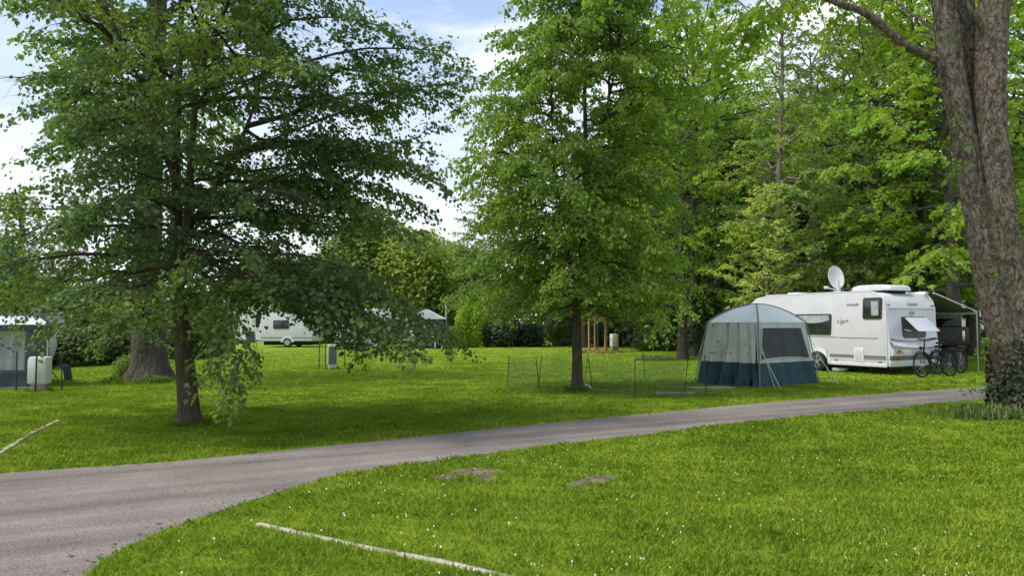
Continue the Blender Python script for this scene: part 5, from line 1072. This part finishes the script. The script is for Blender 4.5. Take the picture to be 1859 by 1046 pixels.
stake(29, 711, 638, 31, 'grey marker stake left of the cream supply pillar'); stake(64, 713, 640, 67, 'dark marker stake directly before the cream supply pillar', .022); stake(113, 709, 636, 111, 'olive marker stake right of the cream supply pillar', .016)
stake(579, 671, 622, 580, 'dark stake with crosspiece left of the slatted pillar'); stake(591, 667, 618, 591, 'dark stake touching the slatted pillar on its left'); stake(626, 669, 622, 626, 'dark stake right of the slatted pillar')
cp = G(579, 671); MB().box((-.17, -.02, .86), (.13, .02, .89)).box((-.12, -.02, .80), (.10, .02, .82)).build('stake_sign', K['stake'], None, loc=cp, label='narrow dark crosspiece fixed on the stake left of the slatted pillar', cat='sign')
stake(1131, 634, 606, 1131, 'dark stake right of the pillar beside the staked sapling')
stake(1503, 678, 637, 1501, 'thin dark stake in the grass before the caravan wheel', .012)
# ------------------------------------------------ staked sapling with its timber frame and chip bed
sb = G(1082, 640); fr = empty('tree_guard', sb, label='pale timber frame of four posts with top rails around a sapling', cat='tree guard')
for x, y in ((-.42, -.3), (.0, .5), (.48, -.3), (.62, .35)): MB().tube([(x, y, 0), (x, y, 1.95)], .055, 10).build('post', K['wood'], fr)
rl = MB(); rl.box((-.50, -.37, 1.86), (.56, -.31, 1.96)); rl.tube([(-.42, -.3, 1.75), (.0, .5, 1.75), (.48, -.3, 1.75)], .03, 8); rl.tube([(.48, -.3, 1.9), (.62, .35, 1.9), (0, .5, 1.9)], .03, 8); rl.build('rail', K['wood'], fr)
W = Wood(); rng = np.random.default_rng(12); Lv = Leaves(rng); W.tube(smooth_poly([(0, 0, 0), (.02, 0, 1), (0, 0, 2.2), (0, 0, 4.0)], 14), np.linspace(.04, .01, 14), 8)
for i in range(22):
    z0 = 1.7 + i * .1; a = i * 2.4; b_ = np.array([0, 0, z0]); branch(W, Lv, bez(b_, b_ + [.2 * math.cos(a), .2 * math.sin(a), .05], b_ + [.5 * math.cos(a), .5 * math.sin(a), .1], b_ + np.array([.85 * math.cos(a), .85 * math.sin(a), -.15]), 6), .012, rng, sec=.22, seclen=.4, twig=.2, tgap=.12, sz=.11, lgap=.06, droop=.3, cluster=2)
tree_obj('sapling', 'leafy sapling inside the pale timber frame', W, Lv, bark_far, LF['mid'], sb + Vector((.1, .1, 0)))
Lc = Leaves(np.random.default_rng(2)); rg = np.random.default_rng(2); m = 2600; a = rg.random(m) * 6.28; r = rg.random(m) ** .5 * (1.35 + .15 * np.sin(3 * a))
Lc.add(np.stack([r * np.cos(a) * 1.1, r * np.sin(a), .02 + .10 * (1 - (r / 1.5) ** 2) * rg.random(m)], 1), rg.normal(0, 1, (m, 3)) * [1, 1, .3], np.array([0, 0, 1.0]) + rg.normal(0, .5, (m, 3)), .06 + .06 * rg.random(m))
o = link('wood_chips', Lc.mesh('chips', simple=True), mat('chips', (.42, .24, .15), .9, (.25, .15, .10), 5), kind='stuff', label='ring of reddish wood chips under the staked sapling', cat='wood chips'); o.location = sb
# thin young tree with flopping leaves and its planting ring
W = Wood(); rng = np.random.default_rng(15); Lv = Leaves(rng); s2 = G(1188, 655)
q = smooth_poly([(0, 0, 0), (-.05, 0, .5), (-.12, 0, 1.0), (-.2, 0, 1.6), (-.3, 0, 2.6)], 12); W.tube(q, np.linspace(.018, .006, 12), 6)
for i in range(10):
    b_ = q[min(11, 4 + i % 7)]; a = i * 2.4; leaf_twigs(W, Lv, np.array([b_, b_ + [.14 * math.cos(a), .1 * math.sin(a), .04], b_ + [.3 * math.cos(a), .2 * math.sin(a), -.12]]), rng, .13, .06, .5, .004, .5)
tree_obj('sapling', 'very thin leaning sapling rising from a ring of dark low plants', W, Lv, bark_y, LF['yellow'], s2)
Lg = Leaves(np.random.default_rng(3)); rg = np.random.default_rng(3); m = 900; a = rg.random(m) * 6.28; r = .25 + .45 * rg.random(m) ** .6
Lg.add(np.stack([r * np.cos(a) * 1.15 - .05, r * np.sin(a), .03 + .12 * rg.random(m)], 1), rg.normal(0, 1, (m, 3)) * [1, 1, .5] + [0, 0, .3], rg.normal(0, .6, (m, 3)) + [0, 0, .6], .06 + .05 * rg.random(m))
o = link('low_plants', Lg.mesh('plants', simple=True), LF['shrub'], kind='stuff', label='dark low plants round the thin leaning sapling', cat='plants'); o.location = s2
# strap-leaved plants at the foot of the big maple
rg = np.random.default_rng(19); m = 420; V = []; Fq = []
bpn = G(1762, 762)
for i in range(m):
    cx, cy = rg.normal(.28, .42), rg.normal(.02, .16); a = rg.random() * 6.28; h = rg.uniform(.10, .30) * (1.15 - .3 * abs(cx - .3)); w_ = rg.uniform(.006, .014); le = rg.uniform(.1, .7)
    d = np.array([math.cos(a), math.sin(a), 0]); s_ = np.array([-math.sin(a), math.cos(a), 0]) * w_; p = np.array([cx, cy, 0]); n0 = len(V)
    for u, ww in ((0, .7), (.4, 1), (.75, .8)): V += [p + np.array([0, 0, h * u]) + d * h * le * u * u + s_ * ww, p + np.array([0, 0, h * u]) + d * h * le * u * u - s_ * ww]
    V.append(p + np.array([0, 0, h * (1 - .2 * le)]) + d * h * le); Fq.append((n0, n0 + 1, n0 + 3, n0 + 2)); Fq.append((n0 + 2, n0 + 3, n0 + 5, n0 + 4)); Fq.append((n0 + 4, n0 + 5, n0 + 6, n0 + 6))
V = np.array(V); F4 = np.array([f for f in Fq if len(set(f)) == 4]); F3 = np.array([f[:3] for f in Fq if len(set(f)) == 3])
o = link('bulb_plants', np_mesh('straps', V, [F4, F3], rnd=rg.random(len(F4) + len(F3))), LF['shrub'], kind='stuff', label='clump of strap-leaved plants at the foot of the large maple', cat='plants'); o.location = bpn
Lw = Leaves(rg); m = 500; Lw.add(np.stack([rg.normal(.75, .28, m), rg.normal(-.1, .12, m), .02 + .10 * rg.random(m)], 1), rg.normal(0, 1, (m, 3)), rg.normal(0, .5, (m, 3)) + [0, 0, 1], .04 + .04 * rg.random(m))
Ws = Wood()
for i in range(6):
    x = -.05 + .14 * i + rg.normal(0, .03); h = rg.uniform(.4, .62); q = smooth_poly([(x, .3, 0), (x + .03, .3, h * .5), (x + rg.normal(0, .05), .3, h)], 6); Ws.tube(q, .003, 3); k_ = 22; Lw.add(q[-1] + rg.normal(0, .035, (k_, 3)), rg.normal(0, 1, (k_, 3)), rg.normal(0, 1, (k_, 3)), .03 + .02 * rg.random(k_))
wd_ = empty('weeds', bpn, label='low mixed weeds with thin flowering stalks in front of the ivy-covered foot', cat='weeds'); link('foliage', Lw.mesh('weeds', simple=True), LF['mid'], wd_); link('stalk', Ws.mesh('stalks'), bark_y, wd_)
# ------------------------------------------------ bottle bank
bb_ = empty('bottle_bank', gp(1216, 47), .2, label='teal recycling container with two round holes under the trees', cat='recycling bin')
MB().box((-.45, -.45, .1), (.45, .45, 1.45), .14, 4).build('body', K['teal'], bb_)
MB().lathe((-.2, -.455, 1.15), (0, -1, 0), [(.11, 0), (.11, .03), (.02, .01)], 16).lathe((.2, -.455, 1.15), (0, -1, 0), [(.11, 0), (.11, .03), (.02, .01)], 16).build('hole', K['black'], bb_)
MB().box((.40, -.5, .95), (.95, -.2, 1.25), .04).build('side_panel', K['trim'], bb_)
MB().tube([(-.3, 0, 1.45), (-.3, 0, 1.6), (.3, 0, 1.6), (.3, 0, 1.45)], .02, 6).build('lifting_bar', K['grey'], bb_)
# ------------------------------------------------ lamp post
lp0 = gp(810, 49); lt = empty('lamp_post', lp0, label='plain grey lamp post at the edge of the lawn beyond the trees', cat='lamp post')
MB().tube([(0, 0, 0), (0, 0, 2.9)], [.075, .06], 12).build('pole', mat('post_grey', (.34, .38, .40), .6), lt); MB().lathe((0, 0, 2.9), (0, 0, 1), [(.07, 0), (.12, .03), (.12, .10), (.02, .14)], 14).build('head', K['grey'], lt)
# ------------------------------------------------ distant caravans, tent cabin and house
def far_caravan(px, Y, rz, L0, label, wins, step=0.0):
    t = empty('caravan', gp(px, Y), rz, label=label, cat='caravan', group='white caravans along the far lawn')
    pr = [(-L0 / 2 + .1, .42), (-L0 / 2 - .02, 1.2), (-L0 / 2 + .2, 2.2), (-L0 / 2 + .5, 2.55), (L0 / 2 - .5, 2.58), (L0 / 2 - .12, 2.2), (L0 / 2, 1.1), (L0 / 2 - .15, .42)]
    MB().prism(pr, lambda u, v, q: (u, q, v), 0, 2.2, bev=.05).build('body', K['white'], t, angle=30)
    MB().box((-L0 / 2 + .15, -.012, .62), (L0 / 2 - .15, .0, .68)).build('trim_line', K['grey'], t)
    for (x0, x1, z0, z1) in wins:
        MB().prism(rrect(x1 - x0, z1 - z0, .08), lambda u, v, q: ((x0 + x1) / 2 + u, -q, (z0 + z1) / 2 + v), 0, .03, bev=.01).build('window', K['dark'], t, angle=30)
    for yy in (-.02, 2.02):
        w_ = MB().lathe((.1, yy, .33), (0, 1, 0), [(.2, 0), (.31, .0), (.33, .05), (.33, .17), (.2, .2)], 22).build('wheel', K['rubber'], t)
        MB().lathe((.1, yy - .012, .33), (0, 1, 0), [(.05, 0), (.19, .0), (.2, .02)], 16).build('rim', K['chrome'], w_)
    MB().prism([(.1 + .46 * math.cos(rad(a)), .36 + .42 * math.sin(rad(a))) for a in range(0, 181, 20)], lambda u, v, q: (u, -q, v), 0, .02).build('wheel_arch', K['trim'], t)
    MB().box((-L0 / 2 + .3, .15, .15), (L0 / 2 - .3, 2.05, .41)).tube([(-L0 / 2 + .2, 1.1, .4), (-L0 / 2 - .9, 1.1, .42)], .05, 6).build('chassis', K['black'], t)
    return t
far_caravan(680, 47, .05, 5.4, 'longest white caravan with visible wheel behind the slatted pillar', [(-1.9, -.9, 1.25, 1.9), (.9, 1.9, 1.25, 1.9)])
far_caravan(520, 50, -.08, 3.8, 'small white caravan just right of the white house front', [(-.9, .2, 1.25, 1.85)])
far_caravan(733, 52, .9, 4.2, 'white caravan end-on beside the blue cabin tent', [(-.6, .5, 1.3, 1.9)])
fc = far_caravan(-84, 24.5, .06, 4.4, 'white caravan roof showing above the awning tent at far left', [(-1.0, .4, 1.25, 1.9)]); fc.scale = (1, 1, .72)
hb_ = gp(672, 46.3); MB().box((-.55, -.25, 0), (.55, .25, .22), .03).build('step_box', K['trim'], None, loc=gp(652, 46), label='low white step box beside the far caravan wheel', cat='box')
ct = empty('cabin_tent', gp(775, 48), label='dark blue cabin tent with white framed windows left of the lamp post', cat='tent')
MB().box((-1.25, 0, 0), (1.05, 2.0, .62), .02).build('lower_wall', mat('cabin_navy', (.03, .05, .14), .7), ct); MB().box((-1.25, .03, .62), (1.05, 1.97, 1.9), .02).build('upper_wall', K['blue'], ct)
MB().prism([(-1.35, 1.9), (1.15, 1.9), (-.1, 2.55)], lambda u, v, q: (u, q, v), -.05, 2.05).build('roof', K['roofw'], ct)
for x in (-.55, .35):
    f = MB().box((x - .42, .0, .72), (x + .42, .028, 1.5), .02).build('window', K['trim'], ct); MB().box((x - .35, -.012, .80), (x + .35, -.001, 1.42)).build('pane', mat('cabin_pane', (.25, .30, .34), .3, (.14, .17, .2), 4), f); MB().box((x - .02, -.02, .80), (x + .02, -.013, 1.42)).build('glazing_bar', K['trim'], f)
MB().box((.6, -.9, 0), (.66, -.02, 1.0)).box((1.02, -.9, 0), (1.08, -.02, 1.0)).box((.6, -.95, .98), (1.1, -.0, 1.03)).build('rail', K['trim'], ct)
hs = empty('house', gp(478, 64), -.05, label='white rendered house with brown tiled gable roof glimpsed through the left tree', cat='house')
MB().prism([(-4.2, 0), (3.4, 0), (3.4, 4.2), (-.4, 7.4), (-4.2, 4.2)], lambda u, v, q: (u, q, v), 0, 9).build('wall', mat('render_white', (.70, .70, .66), .9), hs)
rf = MB(); rf.prism([(-4.7, 3.95), (-.4, 7.62), (3.9, 3.95), (3.9, 4.15), (-.4, 7.86), (-4.7, 4.15)], lambda u, v, q: (u, q, v), -.5, 9.4); RF = rf.build('roof', mat('roof_tile', (.16, .09, .06), .85, (.10, .055, .04), 6), hs, angle=20)
MB().box((-2.9, 3.0, 6.0), (-2.3, 3.6, 7.8)).build('chimney', mat('brick_red', (.33, .13, .09), .9), RF)
MB().prism([(-4.0, 4.3), (3.2, 4.3), (-.4, 7.35)], lambda u, v, q: (u, q, v), -.03, -.002).build('gable_boarding', mat('gable_wood', (.22, .13, .08), .85, (.13, .08, .05), 3), hs)
for x, z in ((-2.6, 1.2), (-.2, 1.2), (2.0, 1.2), (-1.4, 4.8)):
    f = MB().box((x - .5, -.045, z), (x + .5, -.004 if z < 4 else -.031, z + 1.3)).build('window', K['trim'], hs); MB().box((x - .42, -.055, z + .08), (x + .42, -.046, z + 1.22)).build('pane', K['dark'], f)
# camping chair and van in front of the house
def camp_chair(loc, rz, label, m, bk=1.0):
    t = empty('camping_chair', loc, rz, label=label, cat='camping chair')
    MB().grid(lambda u, v: (-.26 + .52 * u, -.24 + .5 * v, .44 - .02 * math.sin(v * 3.1)), 6, 6).build('seat', m, t)
    MB().grid(lambda u, v: (-.26 + .52 * u, .27 + .30 * v * bk, .46 + .68 * v * bk), 6, 8).build('backrest', m, t)
    lg_ = MB()
    for x in (-.28, .28): lg_.tube([(x, -.26, 0), (x, .28, .62)], .013, 6); lg_.tube([(x, .34, 0), (x, -.24, .62)], .013, 6); lg_.tube([(x, -.26, .62), (x, .34, .62)], .016, 6); lg_.tube([(x, .26, .44), (x, .26 + .32 * bk, .44 + .71 * bk)], .013, 6)
    lg_.build('tube_frame', K['boxg'], t); return t
camp_chair(gp(458, 45), .5, 'dark blue camping chair standing before the white house', K['navy'])
c_ = camp_chair(G(80, 696), rad(85), 'navy low camping chair with raised footrest behind the cream pillar', K['navy'], .45)
MB().grid(lambda u, v: (-.16 + .32 * u, -.26 - .36 * v, .46 + .04 * math.sin(v * 3)), 5, 5).grid(lambda u, v: (-.16 + .32 * u, -.62 - .08 * v, .46 - .38 * v), 5, 5).build('footrest', K['navy'], c_)
# ------------------------------------------------ awning tent at far left
aw = empty('awning_tent', G(84, 703), rad(31), label='grey caravan awning tent with large clear windows at the left edge', cat='awning tent')
MB().box((-.42, -.03, 0.0), (.0, .0, 1.56), .008).build('corner_panel', K['slate'], aw)
MB().grid(lambda u, v: (-4.2 + 3.80 * u, -.015 + .05 * math.sin(u * 30) * (1 - v) - .10 * (1 - v) ** 2, .0 + .36 * v), 90, 6).build('lower_wall', K['slate'], aw)
wdw = MB().grid(lambda u, v: (-4.2 + 3.80 * u, -.014, .36 + 1.08 * v), 4, 2).build('window', K['pvc'], aw)
sm = MB(); sm.box((-4.2, -.05, 1.43), (.0, -.006, 1.57), .01); sm.box((-4.2, -.022, .345), (-.42, -.004, .375)); sm.build('seam_band', K['slate'], aw)
st = MB()
for x in (-.95, -2.2): st.prism([(x - .02, .37), (x + .03, .37), (x - .75, 1.42), (x - .80, 1.42)], lambda u, v, q: (u, -q, v), .02, .03)
st.build('strap', K['boxg'], aw)
MB().box((-4.2, -.32, .0), (-.05, -.06, .035), .01).build('mud_flap', mat('flap_grey', (.25, .26, .27), .7), aw)
MB().grid(lambda u, v: (-4.5 + 4.55 * u - .35 * v * u, -.06 + 2.6 * v, 1.56 + .24 * v + .02 * math.sin(u * 9)), 20, 8).build('roof', K['roofw'], aw)
MB().prism([(0, 1.56), (.36, 1.60), (.02, 1.18)], lambda u, v, q: (u, q, v), -.02, .0).grid(lambda u, v: (.0 + .36 * u, -.03 + 1.8 * v, 1.58 + .05 * u + .2 * v), 4, 4).build('side_wing', K['slate'], aw)
MB().tube([(.0, -.02, 0), (.0, -.02, 1.58)], .018, 8).tube([(.36, -.02, 1.62), (.06, -.02, 1.15)], .012, 6).build('corner_pole', K['trim'], aw)
cu = MB(); cu.grid(lambda u, v: (-4.1 + 2.2 * u, .55 + .05 * math.sin(u * 40), .3 + 1.2 * v), 60, 3); cu.grid(lambda u, v: (-1.75 + 1.25 * u, .50 + .04 * math.sin(u * 30), .42 + 1.05 * v), 40, 3); CU = cu.build('curtain', K['curtain'], aw)
dt = MB(); rr_ = random.Random(8)
for i in range(34):
    x, z = rr_.uniform(-1.7, -.55), rr_.uniform(.75, 1.4); a, b = rr_.uniform(.02, .045), rr_.uniform(.03, .065)
    dt.prism([(x + a * math.cos(q * .785), z + b * math.sin(q * .785)) for q in range(8)], lambda u, v, q: (u, q, v), .43, .44)
dt.build('curtain_spots', K['boxg'], CU)
MB().grid(lambda u, v: (-4.4 + 4.4 * u, 2.5, 0 + 1.9 * v), 4, 3).build('inner_wall', mat('inner_grey', (.2, .2, .21), .8), aw)
MB().box((-3.4, .9, .0), (-2.4, 1.5, .75), .03).build('table', K['trim'], aw)
